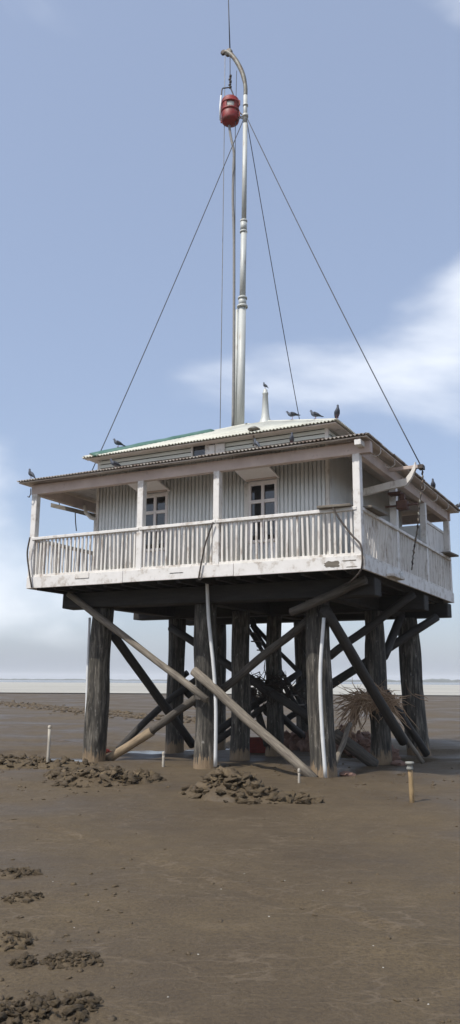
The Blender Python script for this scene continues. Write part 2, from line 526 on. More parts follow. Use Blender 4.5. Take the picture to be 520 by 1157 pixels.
def relief(x, y):
    x = np.asarray(x, float); y = np.asarray(y, float)
    near = np.clip((60 - np.hypot(x, y)) / 40, 0, 1)
    h = near * (0.10 * fbm(x * 0.12, y * 0.12, 3) + 0.030 * fbm(x * 0.9, y * 1.4, 4) + 0.007 * fbm(x * 3.1 + 9, y * 6.5, 3))
    rough = np.clip(fbm(x * 0.3 + 40, y * 0.3, 3) * 1.6, 0, 1) * np.clip((y - 13) / 4, 0, 1) * near
    h = h + rough * 0.10 * np.abs(fbm(x * 2.2, y * 2.2, 3))
    for p, p1, p2, rr in PILE_SPOTS:
        w = H(p2.x, p2.y)
        d2 = (x - w.x) ** 2 + (y - w.y) ** 2
        h = h - 0.05 * np.exp(-d2 / 0.9)
    for c, a, b_ in PUD:
        e = ((x - c.x) / a) ** 2 + ((y - c.y) / b_) ** 2 + 1.3 * fbm(x * 0.9, y * 0.9, 3)
        h = h - 0.10 * np.clip(1.3 - e, 0, 1)
    # long shallow drag mark
    dx, dy = T1.x - T0.x, T1.y - T0.y
    ln = math.hypot(dx, dy)
    tt = ((x - T0.x) * dx + (y - T0.y) * dy) / ln
    dd = ((x - T0.x) * dy - (y - T0.y) * dx) / ln + 0.04 * np.sin(tt * 1.3)
    h = h + np.where((tt > 0) & (tt < ln), 0.012 * np.exp(-(dd / 0.05) ** 2) - 0.012 * np.exp(-((dd - 0.11) / 0.05) ** 2), 0)
    return h

def gz(x, y):
    return float(relief(np.array([x]), np.array([y]))[0])

def axis(lo, hi, step, far, back=None):
    a = np.arange(lo, hi + 1e-6, step)
    out = [hi]
    s = step
    while out[-1] < far:
        s *= 1.22; out.append(out[-1] + s)
    inn = [lo]; s = step
    while inn[-1] > -far:
        s *= 1.22; inn.append(inn[-1] - s)
    return np.concatenate([np.array(inn[1:])[::-1], a, np.array(out[1:])])
xs = axis(-9, 10, 0.07, 2300)
y_fine = [2.5]
while y_fine[-1] < 26: y_fine.append(y_fine[-1] + 0.032 + 0.0022 * y_fine[-1])
ys = np.array(y_fine)
st = ys[1] - ys[0]; bk = [ys[0]]; s = st
while bk[-1] > -2300: s *= 1.3; bk.append(bk[-1] - s)
fw = [ys[-1]]; s = ys[-1] - ys[-2]
while fw[-1] < 2300: s *= 1.12; fw.append(fw[-1] + s)
ys = np.concatenate([np.array(bk[1:])[::-1], ys, np.array(fw[1:])])
GX, GY = np.meshgrid(xs, ys)
GZ = relief(GX, GY)
nx, ny = len(xs), len(ys)
me = bpy.data.meshes.new('ground')
me.vertices.add(nx * ny)
me.vertices.foreach_set('co', np.stack([GX, GY, GZ], -1).astype(np.float32).ravel())
ii = (np.arange(ny - 1)[:, None] * nx + np.arange(nx - 1)[None, :]).ravel()
quad = np.stack([ii, ii + 1, ii + nx + 1, ii + nx], -1).astype(np.int32)
me.loops.add(quad.size); me.loops.foreach_set('vertex_index', quad.ravel())
me.polygons.add(len(quad)); me.polygons.foreach_set('loop_start', np.arange(0, quad.size, 4, dtype=np.int32))
me.update(calc_edges=True)
me.polygons.foreach_set('use_smooth', np.ones(len(quad), bool))
ground = link('ground', me, 'mud'); tag(ground, kind='structure')

def sheet(name, ring, z, mat):
    V = [(x, y, z) for x, y in ring]
    o = link(name, data(name, V, [tuple(range(len(V)))]), mat)
    return tag(o, kind='structure')
# wet flat, its sun glint painted pale, then open water to the far shore
near_edge = []
for i in range(121):
    x = -420 + 7 * i
    near_edge.append((x, 94 + 10 * mn.noise((x * 0.013, 1.7, 0)) + 2 * mn.noise((x * 0.06, 4.4, 0))))
far_edge = [(x, 430 + 40 * mn.noise((x * 0.006, 9.2, 0))) for x in range(900, -901, -20)]
sheet('sandbank', near_edge + far_edge, 0.10, 'sand')
o = bpy.data.objects['sandbank']
sea_ring = [(x, 400) for x in range(-2600, 2601, 200)] + [(2600, 1900), (-2600, 1900)]
sheet('sea', sea_ring, 0.05, 'sea')
# puddles: flat water lying in the hollows
for c, a, b_ in PUD:
    k = 36
    ring = []
    for i in range(k):
        t_ = 2 * math.pi * i / k
        ring.append((c.x + a * 1.35 * math.cos(t_), c.y + b_ * 1.35 * math.sin(t_)))
    g = [gz(c.x + dx * a * 0.35, c.y + dy * b_ * 0.35) for dx in (-1, 0, 1) for dy in (-1, 0, 1)]
    sheet('puddle', ring, sorted(g)[2] + 0.004, 'puddle')
# far shore: a low scrub strip, higher to the right
V, F = [], []
xr = list(range(-1500, 1501, 6))
for i, x in enumerate(xr):
    base = 2.2 + 3.6 * min(1, max(0, (x - 120) / 200))
    h = base * (0.75 + 0.9 * abs(mn.noise((x * 0.02, 3.3, 0))) + 0.5 * mn.noise((x * 0.11, 1.3, 0)))
    yb = 1500 + 60 * mn.noise((x * 0.002, 0, 7))
    V += [(x, yb, -0.5), (x, yb, max(0.4, h * 0.7)), (x, yb + 8, max(0.5, h)), (x, yb + 60, max(0.4, h * 0.6)), (x, yb + 90, -0.5)]
    if i:
        for k in range(4):
            p = (i - 1) * 5 + k
            F.append((p, p + 5, p + 6, p + 1))
o = link('far_shore', data('far_shore', V, F), 'shore'); tag(o, kind='structure')

# ------------------------------------------------------------------ the stilt house
house = empty('stilt_house', HO, -YAW, 'white corrugated metal hut with railed veranda raised on dark timber piles', 'house')

ZB = 3.50        # top of the main beams
def pile(q_top, q_bot, r, seed):
    n, rows = 22, 26
    rg = random.Random(seed)
    w = H(q_bot.x, q_bot.y)
    z0 = gz(w.x, w.y) - 0.35
    z1 = ZB - 0.34
    V, F = [], []
    crack = [rg.random() for _ in range(n)]
    for i in range(rows):
        t_ = i / (rows - 1)
        z = z0 + (z1 - z0) * t_
        cx = (q_top.x - q_bot.x) * t_; cy = 0.0
        cx += 0.05 * mn.noise((seed, z * 0.7, 0)); cy += 0.05 * mn.noise((seed, z * 0.7, 5))
        rr = r * (1.04 - 0.07 * t_) * (1 + 0.12 * mn.noise((seed * 3.1, z * 0.8, 2)))
        for k in range(n):
            a = 2 * math.pi * k / n
            lump = 0.13 * mn.noise((math.cos(a) * 1.3 + seed, math.sin(a) * 1.3, z * 0.5))
            groove = -0.08 if crack[k] > 0.72 and mn.noise((k * 5.0, z * 0.9, seed)) > -0.15 else 0.0
            q = rr * (1 + lump + groove)
            V.append((cx + q * math.cos(a), cy + q * math.sin(a), z))
    for i in range(rows - 1):
        for k in range(n):
            k2 = (k + 1) % n
            F.append((i * n + k, i * n + k2, (i + 1) * n + k2, (i + 1) * n + k))
    F.append(tuple((rows - 1) * n + k for k in range(n)))
    o = link('pile', data('pile', V, F), 'pile', house, (q_bot.x, q_bot.y, 0))
    for p in o.data.polygons: p.use_smooth = True
    return o
for i, (q, qt, qb, rr) in enumerate(PILE_SPOTS):
    pile(qt, qb, rr, i + 1.37)

# main beams across the piles, cross girders on the centre pile, joists and deck boards
for y, x0, x1 in ((1.0, 0.33, 7.44), (4.42, -0.12, 7.45), (6.58, 0.05, 7.46)):
    bbox('main_beam', (x0, y - 0.20, 3.17), (x1, y + 0.20, ZB), 'beam', house, 0.015, 0.008)
for x in (1.0, 3.62, 6.3):
    bbox('cross_beam', (x - 0.14, 1.25, 3.20), (x + 0.14, 6.35, ZB - 0.012), 'beam', house, 0.012)
for i in range(17):
    x = 0.28 + i * 0.433
    bbox('joist', (x - 0.045, 0.06, ZB), (x + 0.045, 6.90, 3.66), 'beam', house, 0.004)
me0 = None
for i in range(37):
    y = 0.045 + i * 0.1875
    if me0 is None:
        o = bbox('deck_board', (0.03, y, 3.66), (LX - 0.03, y + 0.176, 3.70), 'deck', house, 0.004); me0 = o.data
    else:
        link('deck_board', me0, None, house, (LX / 2, y + 0.088, 3.68 + random.uniform(-.003, .003)))
# fascia boards, two lengths per side
def fascia(a_, b_, seg):
    p, q = Vector(a_), Vector(b_)
    for i in range(seg):
        u, v = p.lerp(q, i / seg), p.lerp(q, (i + 1) / seg)
        g = 0.004
        horiz = abs(q.x - p.x) > abs(q.y - p.y)
        lo = (min(u.x, v.x) + (g if horiz else 0), min(u.y, v.y) + (0 if horiz else g), 3.545 + random.uniform(-.006, .006))
        hi = (max(u.x, v.x) - (g if horiz else 0), max(u.y, v.y) - (0 if horiz else g), 3.785 + random.uniform(-.005, .005))
        if horiz: lo, hi = (lo[0], lo[1] - 0.022, lo[2]), (hi[0], hi[1] + 0.022, hi[2])
        else: lo, hi = (lo[0] - 0.022, lo[1], lo[2]), (hi[0] + 0.022, hi[1], hi[2])
        bbox('fascia', lo, hi, 'white', house, 0.005)
fascia((0, 0, 0), (LX, 0, 0), 3)
fascia((0, LY, 0), (LX, LY, 0), 3)
fascia((0, 0.03, 0), (0, LY - 0.03, 0), 2)
fascia((LX, 0.03, 0), (LX, LY - 0.03, 0), 2)
# bare timber where the paint has flaked off the near corner, and an old patch board
def patch(name, cx, cz, w, h, mat, y, seed, n=22):
    rg = random.Random(seed)
    ring = []
    for k in range(n):
        a = 2 * math.pi * k / n
        sq = 1 / max(abs(math.cos(a)), abs(math.sin(a))) ** 0.75
        r_ = sq * rg.uniform(0.72, 1.05)
        ring.append((cx + w * r_ * math.cos(a), cz + h * r_ * math.sin(a)))
    V = [(x, y, z) for x, z in ring] + [(x, y - 0.003, z) for x, z in ring]
    F = [tuple(reversed(range(n, 2 * n)))] + [(k, (k + 1) % n, n + (k + 1) % n, n + k) for k in range(n)]
    return link(name, data(name, V, F), mat, house)
q = pix_front(376, 637.5, 0); patch('flaked_patch', q.x, q.z, 0.155, 0.062, 'plank', -0.0225, 3)
q = pix_front(395, 633.5, 0); patch('flaked_patch', q.x, q.z, 0.14, 0.010, 'plank', -0.0225, 5)
q = pix_front(398, 640.5, 0); patch('flaked_patch', q.x, q.z, 0.11, 0.008, 'plank', -0.0225, 8)
q = pix_front(200, 647.5, 0); patch('flaked_patch', q.x, q.z, 0.17, 0.008, 'beam', -0.0225, 9)
q = pix_front(94, 650.5, 0); bbox('patch_board', (q.x - 0.19, -0.036, q.z - 0.055), (q.x + 0.17, -0.0225, q.z + 0.055), 'white_old', house, 0.003)

# posts
ZP = 5.62
POST_X = [0.07, LX - 4.64, LX - 2.89, LX - 0.075]
POST_Y = [0.07, 2.30, 4.62, LY - 0.07]
posts = [(x, 0.07) for x in POST_X] + [(LX - 0.075, y) for y in POST_Y[1:]] + [(0.07, y) for y in POST_Y[1:]] + [(x, LY - 0.07) for x in POST_X[1:3]]
for x, y in posts:
    s_ = 0.068
    bbox('post', (x - s_, y - s_, 3.70), (x + s_, y + s_, ZP), 'white', house, 0.008, 0.004)
# handrail, bottom rail, balusters
bme = None
def rail_side(fixed, stops, along_x):
    global bme
    for s0, s1 in zip(stops[:-1], stops[1:]):
        a0, a1 = s0 + 0.0685, s1 - 0.0685
        if along_x:
            hr = bbox('handrail', (a0 - 0.06, fixed - 0.062, 4.585), (a1 + 0.06, fixed + 0.062, 4.648), 'white', house, 0.008, 0.003)
            br = bbox('bottom_rail', (a0, fixed - 0.035, 3.79), (a1, fixed + 0.035, 3.835), 'white_old', house, 0.004)
        else:
            hr = bbox('handrail', (fixed - 0.062, a0 - 0.06, 4.583), (fixed + 0.062, a1 + 0.06, 4.646), 'white', house, 0.008, 0.003)
            br = bbox('bottom_rail', (fixed - 0.035, a0, 3.79), (fixed + 0.035, a1, 3.835), 'white_old', house, 0.004)
        n = max(2, round((a1 - a0) / 0.1015))
        for i in range(n):
            s = a0 + (i + 0.5) * (a1 - a0) / n + random.uniform(-0.004, 0.004)
            loc = (s, fixed, 4.21) if along_x else (fixed, s, 4.21)
            if bme is None:
                o = bbox('baluster', (-0.021, -0.016, -0.376), (0.021, 0.016, 0.376), 'white_old', house, 0.004)
                bme = o.data; o.location = loc
            else:
                o = link('baluster', bme, None, house, loc)
            o.rotation_euler = (random.uniform(-.02, .02), random.uniform(-.022, .022), (0 if along_x else math.pi / 2) + random.uniform(-.1, .1))
rail_side(0.045, POST_X, True)
rail_side(LX - 0.05, POST_Y, False)
rail_side(0.045, POST_Y, False)
rail_side(LY - 0.045, POST_X, True)

# ---------------------------------------------------------------- walls of the hut
WX0, WX1, WY0, WY1 = 1.05, 6.50, 1.00, 5.97
ZF, ZW = 3.70, 6.22
def corr_sheet(name, O, U, V_, Nn, u0, u1, vlo, vhi, pitch, amp, mat, parent, vrows=2, per=8, groove=False):
    """corrugated sheet: columns u0..u1, each from vlo(u) to vhi(u); has a real 3 mm thickness"""
    O, U, V_, Nn = Vector(O), Vector(U), Vector(V_), Vector(Nn)
    n = max(2, int(round((u1 - u0) / (pitch / per))))
    vs, F = [], []
    for k in range(n + 1):
        u = u0 + (u1 - u0) * k / n
        w = amp * math.cos(2 * math.pi * u / pitch)
        if groove:
            fr = (u / pitch) % 1.0
            w = amp - 2 * amp * max(0.0, 1 - abs(fr - 0.5) / 0.19) ** 0.8
        a, b_ = vlo(u), vhi(u)
        for j in range(vrows):
            vs.append(O + U * u + V_ * (a + (b_ - a) * j / (vrows - 1)) + Nn * w)
    for k in range(n):
        for j in range(vrows - 1):
            p = k * vrows + j
            F.append((p, p + vrows, p + vrows + 1, p + 1))
    c = sum(vs, Vector()) / len(vs)
    me = data(name, [q - c for q in vs], F, True)
    o = link(name, me, mat, parent, c)
    md = o.modifiers.new('thickness', 'SOLIDIFY'); md.thickness = 0.003; md.offset = 0
    return o

WIN = [pix_front(298, 560, WY0).x, pix_front(176.5, 572, WY0).x]
WHW, WZ0, WZ1 = 0.315, 4.32, 5.57
def wall(O, U, Nn, length, holes=()):
    u = 0.0
    while u < length - 0.05:
        u1 = min(length, u + 0.80 + 0.0)
        cuts = sorted([u, u1] + [h for c in holes for h in (c - WHW, c + WHW) if u < h < u1])
        for s0, s1 in zip(cuts[:-1], cuts[1:]):
            mid = (s0 + s1) / 2
            nn = random.uniform(-.004, .004)
            Oj = Vector(O) + Vector(Nn) * nn
            if any(abs(mid - c) < WHW for c in holes):
                corr_sheet('wall_sheet', Oj, U, (0, 0, 1), Nn, s0, s1, lambda t_: ZF, lambda t_: WZ0, 0.088, 0.028, 'wall_sheet', house, 2, 18, True)
                corr_sheet('wall_sheet', Oj, U, (0, 0, 1), Nn, s0, s1, lambda t_: WZ1, lambda t_: ZW, 0.088, 0.028, 'wall_sheet', house, 2, 18, True)
            else:
                corr_sheet('wall_sheet', Oj, U, (0, 0, 1), Nn, s0, s1 + (0.02 if s1 < length - .1 else 0), lambda t_: ZF, lambda t_: ZW, 0.088, 0.028, 'wall_sheet', house, 2, 18, True)
        u = u1
wall((WX0, WY0, 0), (1, 0, 0), (0, -1, 0), WX1 - WX0, [w - WX0 for w in WIN])
wall((WX1, WY0, 0), (0, 1, 0), (1, 0, 0), WY1 - WY0)
wall((WX0, WY1, 0), (1, 0, 0), (0, 1, 0), WX1 - WX0)
wall((WX0, WY0, 0), (0, 1, 0), (-1, 0, 0), WY1 - WY0)
for x, y in ((WX0, WY0), (WX1, WY0), (WX0, WY1), (WX1, WY1)):
    bbox('corner_trim', (x - 0.035, y - 0.035, ZF), (x + 0.035, y + 0.035, ZW + 0.3), 'white_old', house, 0.004)
# windows: casement pairs with three rows of panes, top-hung flap shutter propped open
for w in WIN:
    o = empty('window'); o.parent = house; o.location = (w, WY0, 0)
    y0, y1 = -0.055, 0.03
    for x0, x1 in ((-WHW, -WHW + 0.055), (WHW - 0.055, WHW), (-0.032, 0.032)):
        bbox('frame', (x0, y0, WZ0), (x1, y1, WZ1), 'frame', o, 0.005)
    for z0, z1 in ((WZ0 + 0.001, WZ0 + 0.055), (WZ0 + 0.42, WZ0 + 0.49), (WZ0 + 0.80, WZ0 + 0.87), (WZ1 - 0.085, WZ1 - 0.002)):
        bbox('frame', (-WHW + 0.055, y0 + 0.004, z0), (WHW - 0.055, y1 - 0.003, z1), 'frame', o, 0.004)
    for xc in (-0.146, 0.146):
        for z0, z1 in ((WZ0 + 0.055, WZ0 + 0.42), (WZ0 + 0.49, WZ0 + 0.80), (WZ0 + 0.87, WZ1 - 0.085)):
            bbox('pane', (xc - 0.115, -0.018, z0 - 0.003), (xc + 0.115, -0.012, z1 + 0.003), 'pane', o, 0)
    # side casement strip folded back against the wall
    bbox('jamb_board', (-WHW - 0.10, -0.045, WZ0 - 0.01), (-WHW - 0.004, 0.01, WZ1 - 0.02), 'white_old', o, 0.005)
    # flap
    d0, d1 = 0.03, 0.72
    zh, zo = WZ1 + 0.015, WZ1 + 0.165
    V = []
    for zz in (0, 0.028):
        V += [(-WHW - 0.06, -d0, zh + zz), (WHW + 0.05, -d0, zh + zz), (WHW + 0.05, -d1, zo + zz), (-WHW - 0.06, -d1, zo + zz)]
    F = [(0, 3, 2, 1), (4, 5, 6, 7), (0, 1, 5, 4), (1, 2, 6, 5), (2, 3, 7, 6), (3, 0, 4, 7)]
    fl = link('flap_shutter', data('flap_shutter', V, F), 'frame', o)
    for yy in (0.10, 0.60):
        zz = zh + (zo - zh) * (yy - d0) / (d1 - d0)
        bbox('batten', (-WHW - 0.02, -yy - 0.03, zz - 0.020), (WHW + 0.01, -yy + 0.03, zz + 0.004), 'trim', fl, 0.003)

# ---------------------------------------------------------------- roofs
def roof(rect, z_e, inner, z_i, mat, pitch, amp, ceil=None, over=0.0):
    (x0, y0, x1, y1), (a0, b0, a1, b1) = rect, inner
    sides = [  # eave start, along, inward, eave length, run, hip inset at start/end
        (Vector((x0, y0, z_e)), Vector((1, 0, 0)), Vector((0, 1, 0)), x1 - x0, b0 - y0, a0 - x0, x1 - a1),
        (Vector((x1, y0, z_e)), Vector((0, 1, 0)), Vector((-1, 0, 0)), y1 - y0, x1 - a1, b0 - y0, y1 - b1),
        (Vector((x1, y1, z_e)), Vector((-1, 0, 0)), Vector((0, -1, 0)), x1 - x0, y1 - b1, x1 - a1, a0 - x0),
        (Vector((x0, y1, z_e)), Vector((0, -1, 0)), Vector((1, 0, 0)), y1 - y0, a0 - x0, y1 - b1, b0 - y0)]
    for si, (O, U, I, ln, run, h0, h1) in enumerate(sides):
        S = (I * run + Vector((0, 0, z_i - z_e)))
        sl = S.length
        Vd = S / sl
        Nn = U.cross(Vd).normalized()
        top = lambda u: max(0.004, min(sl, sl * min(u / max(h0, 1e-4), (ln - u) / max(h1, 1e-4), 1.0)))
        u = 0.0
        while u < ln - 1e-3:
            u1 = min(ln, u + 0.76)
            dv = random.uniform(-0.02, 0.02)
            lift = random.uniform(0, 0.006)
            corr_sheet('roof_sheet', O + Nn * lift, U, Vd, Nn, u, u1, lambda t_, d=dv: d - over, top, pitch, amp, mat, house, vrows=2, per=6)
            u = u1
        if ceil:
            nb = int(sl / 0.148)
            for j in range(nb):
                v0, v1 = j * sl / nb + 0.004, (j + 1) * sl / nb - 0.004
                def pt(u_, v_, dn): return O + U * u_ + Vd * v_ - Nn * dn
                def lim(v_): return h0 * v_ / sl + 0.01, ln - h1 * v_ / sl - 0.01
                (p0, p1), (q0, q1) = lim(v0), lim(v1)
                d_ = 0.045 + random.uniform(-.002, .002)
                P_ = [pt(p0, v0, d_), pt(p1, v0, d_), pt(q1, v1, d_), pt(q0, v1, d_)]
                P_ += [pt(p0, v0, d_ - .016), pt(p1, v0, d_ - .016), pt(q1, v1, d_ - .016), pt(q0, v1, d_ - .016)]
                link('ceiling_board', data('ceiling_board', P_, [(0, 3, 2, 1), (4, 5, 6, 7), (0, 1, 5, 4), (1, 2, 6, 5), (2, 3, 7, 6), (3, 0, 4, 7)]), ceil, house)
OV = 0.22
EAVE = (-OV, -OV, LX + OV, LY + OV)
roof(EAVE, 5.875, (WX0, WY0, WX1, WY1), 6.215, 'roof_low', 0.076, 0.017, 'ceil', 0.03)
UE = (0.80, 0.70, 6.83, 6.27)
XM, YM = 3.80, 3.485
ZE, ZA = 6.52, 7.70
roof(UE, ZE, (XM - 0.25, YM, XM + 0.25, YM + 0.001), ZA, 'roof_top', 0.076, 0.016, None, 0.02)
# ridge caps along the four hips of the upper roof
for (x, y), xr in (((UE[0], UE[1]), XM - .25), ((UE[2], UE[1]), XM + .25), ((UE[0], UE[3]), XM - .25), ((UE[2], UE[3]), XM + .25)):
    p0, p1 = Vector((x, y, ZE + 0.015)), Vector((xr, YM, ZA + 0.015))
    sgn = 1 if x < XM else -1
    sy = 1 if y < YM else -1
    V = []
    for p in (p0, p1):
        V += [p + Vector((sgn * 0.13, -sy * 0.0, -0.012)), p + Vector((0, 0, 0.02)), p + Vector((0, sy * 0.13, -0.012))]
    o = link('ridge_cap', data('ridge_cap', V, [(0, 1, 4, 3), (1, 2, 5, 4)]), 'roof_top', house)
    md = o.modifiers.new('thickness', 'SOLIDIFY'); md.thickness = 0.004
# upper walls: horizontal boards, one at a time, with two clerestory openings on the front
CL = [pix_front(226, 507, WY0).x, pix_front(240.5, 504, WY0).x]
def boards(fixed, a0, a1, along_x, out, gaps=()):
    z = ZW - 0.02
    k = 0
    while z < ZE + 0.06:
        segs = [(a0, a1)]
        for g0, g1, gz0, gz1 in gaps:
            if z + 0.075 > gz0 and z < gz1:
                segs = [s for t0, t1 in segs for s in ((t0, min(t1, g0)), (max(t0, g1), t1)) if s[1] - s[0] > 0.03]
        for s0, s1 in segs:
            th = 0.011
            if along_x: o = bbox('wall_board', (s0, fixed - th, z), (s1, fixed + th, z + 0.078), 'clap', house, 0.003)
            else: o = bbox('wall_board', (fixed - th, s0, z), (fixed + th, s1, z + 0.078), 'clap', house, 0.003)
            tl = -0.20 * out
            o.rotation_euler = (tl, 0, 0) if along_x else (0, tl, 0)
        z += 0.094
        k += 1
gp = [(c - h, c + h, ZW + 0.0, ZE - 0.02) for c, h in zip(CL, (0.17, 0.10))]
boards(WY0 - 0.02, WX0 + 0.02, WX1 - 0.02, True, 1, gp)
boards(WX1 + 0.02, WY0 + 0.02, WY1 - 0.02, False, 1)
boards(WY1 + 0.02, WX0 + 0.02, WX1 - 0.02, True, -1)
boards(WX0 - 0.02, WY0 + 0.02, WY1 - 0.02, False, -1)
for c, h in zip(CL, (0.17, 0.10)):
    o = empty('clerestory_window'); o.parent = house; o.location = (c, WY0, 0)
    bbox('pane', (-h, -0.012, ZW), (h, -0.006, ZE - 0.02), 'pane', o, 0)
    for sx_ in (-1, 1):
        bbox('frame', (sx_ * h - 0.02, -0.05, ZW), (sx_ * h + 0.02, 0.02, ZE - 0.02), 'white_old', o, 0.003)
    bbox('shutter_board', (h + 0.02, -0.075, ZW + 0.02), (h + 0.22, -0.048, ZE - 0.06), 'white', o, 0.003)
# dark backing added so the gaps between boards read as shade
for lo, hi in (((WX0 + .03, WY0 + .010, ZW - .02), (WX1 - .03, WY0 + .022, ZE)), ((WX1 - .022, WY0 + .03, ZW - .02), (WX1 - .010, WY1 - .03, ZE)),
               ((WX0 + .03, WY1 - .022, ZW - .02), (WX1 - .03, WY1 - .010, ZE)), ((WX0 + .010, WY0 + .03, ZW - .02), (WX0 + .022, WY1 - .03, ZE))):
    bbox('wall_lining', lo, hi, 'beam', house, 0)
# soffit under upper eaves
for nm, lo, hi in (('soffit', (UE[0] + .05, UE[1] + .04, ZE - 0.035), (UE[2] - .05, WY0 - .05, ZE - 0.018)),
                   ('soffit', (WX1 + .05, WY0 - .05, ZE - 0.035), (UE[2] - .05, WY1, ZE - 0.018)),
                   ('soffit', (UE[0] + .05, WY0 - .05, ZE - 0.035), (WX0 - .05, WY1, ZE - 0.018))):
    bbox(nm, lo, hi, 'ceil', house, 0.002)
# wall plates on top of the posts
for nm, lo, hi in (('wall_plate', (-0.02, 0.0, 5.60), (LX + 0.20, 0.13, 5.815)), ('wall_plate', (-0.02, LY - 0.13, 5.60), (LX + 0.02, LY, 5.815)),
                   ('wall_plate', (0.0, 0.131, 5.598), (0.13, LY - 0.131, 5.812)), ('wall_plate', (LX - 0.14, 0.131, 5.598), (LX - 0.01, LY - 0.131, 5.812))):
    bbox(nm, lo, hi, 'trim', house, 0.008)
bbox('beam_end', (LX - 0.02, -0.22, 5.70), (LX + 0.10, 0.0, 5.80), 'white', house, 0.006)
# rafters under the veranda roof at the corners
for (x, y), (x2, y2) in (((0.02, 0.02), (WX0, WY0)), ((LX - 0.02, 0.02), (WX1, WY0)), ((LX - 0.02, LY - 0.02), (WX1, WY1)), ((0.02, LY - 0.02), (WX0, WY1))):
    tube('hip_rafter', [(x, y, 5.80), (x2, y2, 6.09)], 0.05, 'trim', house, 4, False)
# gutter hooks along the right eave
for y in (0.55, 1.45, 2.6, 3.7, 4.8, 5.9):
    pts = [(LX + 0.21, y, 5.84)] + [(LX + 0.12 + 0.10 * math.cos(t_), y, 5.75 + 0.08 * math.sin(t_)) for t_ in [0.3 - 0.35 * k for k in range(11)]]
    tube('gutter_hook', pts, 0.009, 'white_old', house, 6)
# cabin panels closing the far right corner of the veranda
V0 = 4.70
for y0, y1 in ((4.70, 5.82), (5.83, 6.89)):
    bbox('cabin_panel', (LX - 0.17, y0, 3.72), (LX - 0.14, y1, 5.25), 'white_old', house, 0.004)
bbox('cabin_panel', (WX1 + 0.06, 4.66, 3.72), (LX - 0.175, 4.69, 5.12), 'wall_sheet', house, 0.004)
bbox('cabin_lintel', (LX - 0.19, 4.70, 5.255), (LX - 0.12, 6.85, 5.32), 'white', house, 0.004)

# ---------------------------------------------------------------- roof fittings
def on_roof_front(px, py):
    n = Vector((0, -(ZA - ZE), YM - UE[1])).normalized()
    nw = AX * n.x + AY * n.y + Vector((0, 0, n.z))
    return toH(pix_plane(px, py, H(0, UE[1], ZE), nw))
q = pix_front(300, 474, YM); VX = q.x
vb = ZA - 0.10
vent = lathe('roof_vent', [(0.19, vb), (0.165, vb + .06), (0.105, vb + 0.20), (0.088, vb + 0.33), (0.062, vb + 0.78), (0.072, vb + 0.79), (0.072, vb + 0.83), (0.052, vb + 0.85), (0.052, vb + 0.90), (0.025, vb + 0.93)], 'galv', house, (VX, YM, 0), 18)
q = on_roof_front(287, 488)
tube('roof_lamp_stem', [(q.x, q.y - 0.02, q.z - 0.30), (q.x, q.y, q.z + 0.04)], 0.018, 'galv_old', house, 8)
lathe('roof_lamp', [(0.03, 0.02), (0.12, 0.04), (0.13, 0.06), (0.05, 0.11), (0.02, 0.12)], 'galv_old', house, (q.x, q.y, q.z), 14)

# ---------------------------------------------------------------- braces (parts of the pile work)
def brace(p0, p1, r, mat, bend=0.0, name='brace', r2=None):
    """ends given as (pixel x, pixel y, house-y of the end)"""
    a, c = pix_front(*p0), pix_front(*p1)
    pts, rad = [], []
    n = 9
    for i in range(n + 1):
        t_ = i / n
        p = a.lerp(c, t_)
        p += Vector((0.02 * mn.noise((p0[0], t_ * 3, 1)), 0.02 * mn.noise((p0[1], t_ * 3, 4)), 0.03 * mn.noise((p0[0] + p0[1], t_ * 3, 7)) - bend * 4 * t_ * (1 - t_)))
        pts.append(p); rad.append((r + ((r2 or r) - r) * t_) * (1 + 0.10 * mn.noise((p0[0] * 1.3, t_ * 4, 2))))
    # origin and z axis along the pole, so the grain runs along it
    d = (c - a).normalized()
    x, y = frame_of(d)
    M3 = Matrix((x, y, d)).transposed()
    inv = M3.inverted()
    V, F = tube_vf([inv @ (p - a) for p in pts], rad, 10)
    o = link(name, data(name, V, F), mat, house, a, M3.to_euler())
    for f in o.data.polygons: f.use_smooth = len(f.vertices) == 4
    return o
brace((78, 671, 0.72), (234, 791, 0.80), 0.075, 'pole_light')
brace((219, 758, 0.80), (356, 881, 0.86), 0.095, 'pole_light')
brace((246, 783, 1.50), (349, 700, 1.48), 0.085, 'pole_mid')
brace((329, 692, 0.72), (414, 655, 0.66), 0.085, 'pole_mid')
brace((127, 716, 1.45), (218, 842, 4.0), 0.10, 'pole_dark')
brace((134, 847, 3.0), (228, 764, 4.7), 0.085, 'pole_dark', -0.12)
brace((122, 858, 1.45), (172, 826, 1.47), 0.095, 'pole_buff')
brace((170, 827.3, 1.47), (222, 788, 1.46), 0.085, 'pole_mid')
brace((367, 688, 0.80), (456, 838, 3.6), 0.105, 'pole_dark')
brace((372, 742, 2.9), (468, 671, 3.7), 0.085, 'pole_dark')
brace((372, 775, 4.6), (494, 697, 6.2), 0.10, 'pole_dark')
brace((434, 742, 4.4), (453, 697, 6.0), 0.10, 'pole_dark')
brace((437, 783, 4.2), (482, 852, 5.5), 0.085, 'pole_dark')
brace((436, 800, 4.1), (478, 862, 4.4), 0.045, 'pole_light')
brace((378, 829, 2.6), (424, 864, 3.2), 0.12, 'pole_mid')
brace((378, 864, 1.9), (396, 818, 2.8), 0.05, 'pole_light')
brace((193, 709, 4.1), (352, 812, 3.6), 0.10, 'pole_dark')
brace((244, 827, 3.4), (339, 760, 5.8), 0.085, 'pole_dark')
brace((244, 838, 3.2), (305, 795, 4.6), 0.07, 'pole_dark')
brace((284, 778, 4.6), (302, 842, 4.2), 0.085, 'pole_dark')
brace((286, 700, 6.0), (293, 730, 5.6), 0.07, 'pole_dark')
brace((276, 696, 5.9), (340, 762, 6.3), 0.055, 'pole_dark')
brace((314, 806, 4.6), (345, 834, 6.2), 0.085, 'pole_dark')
brace((314, 818, 5.0), (352, 796, 5.6), 0.075, 'pole_dark')
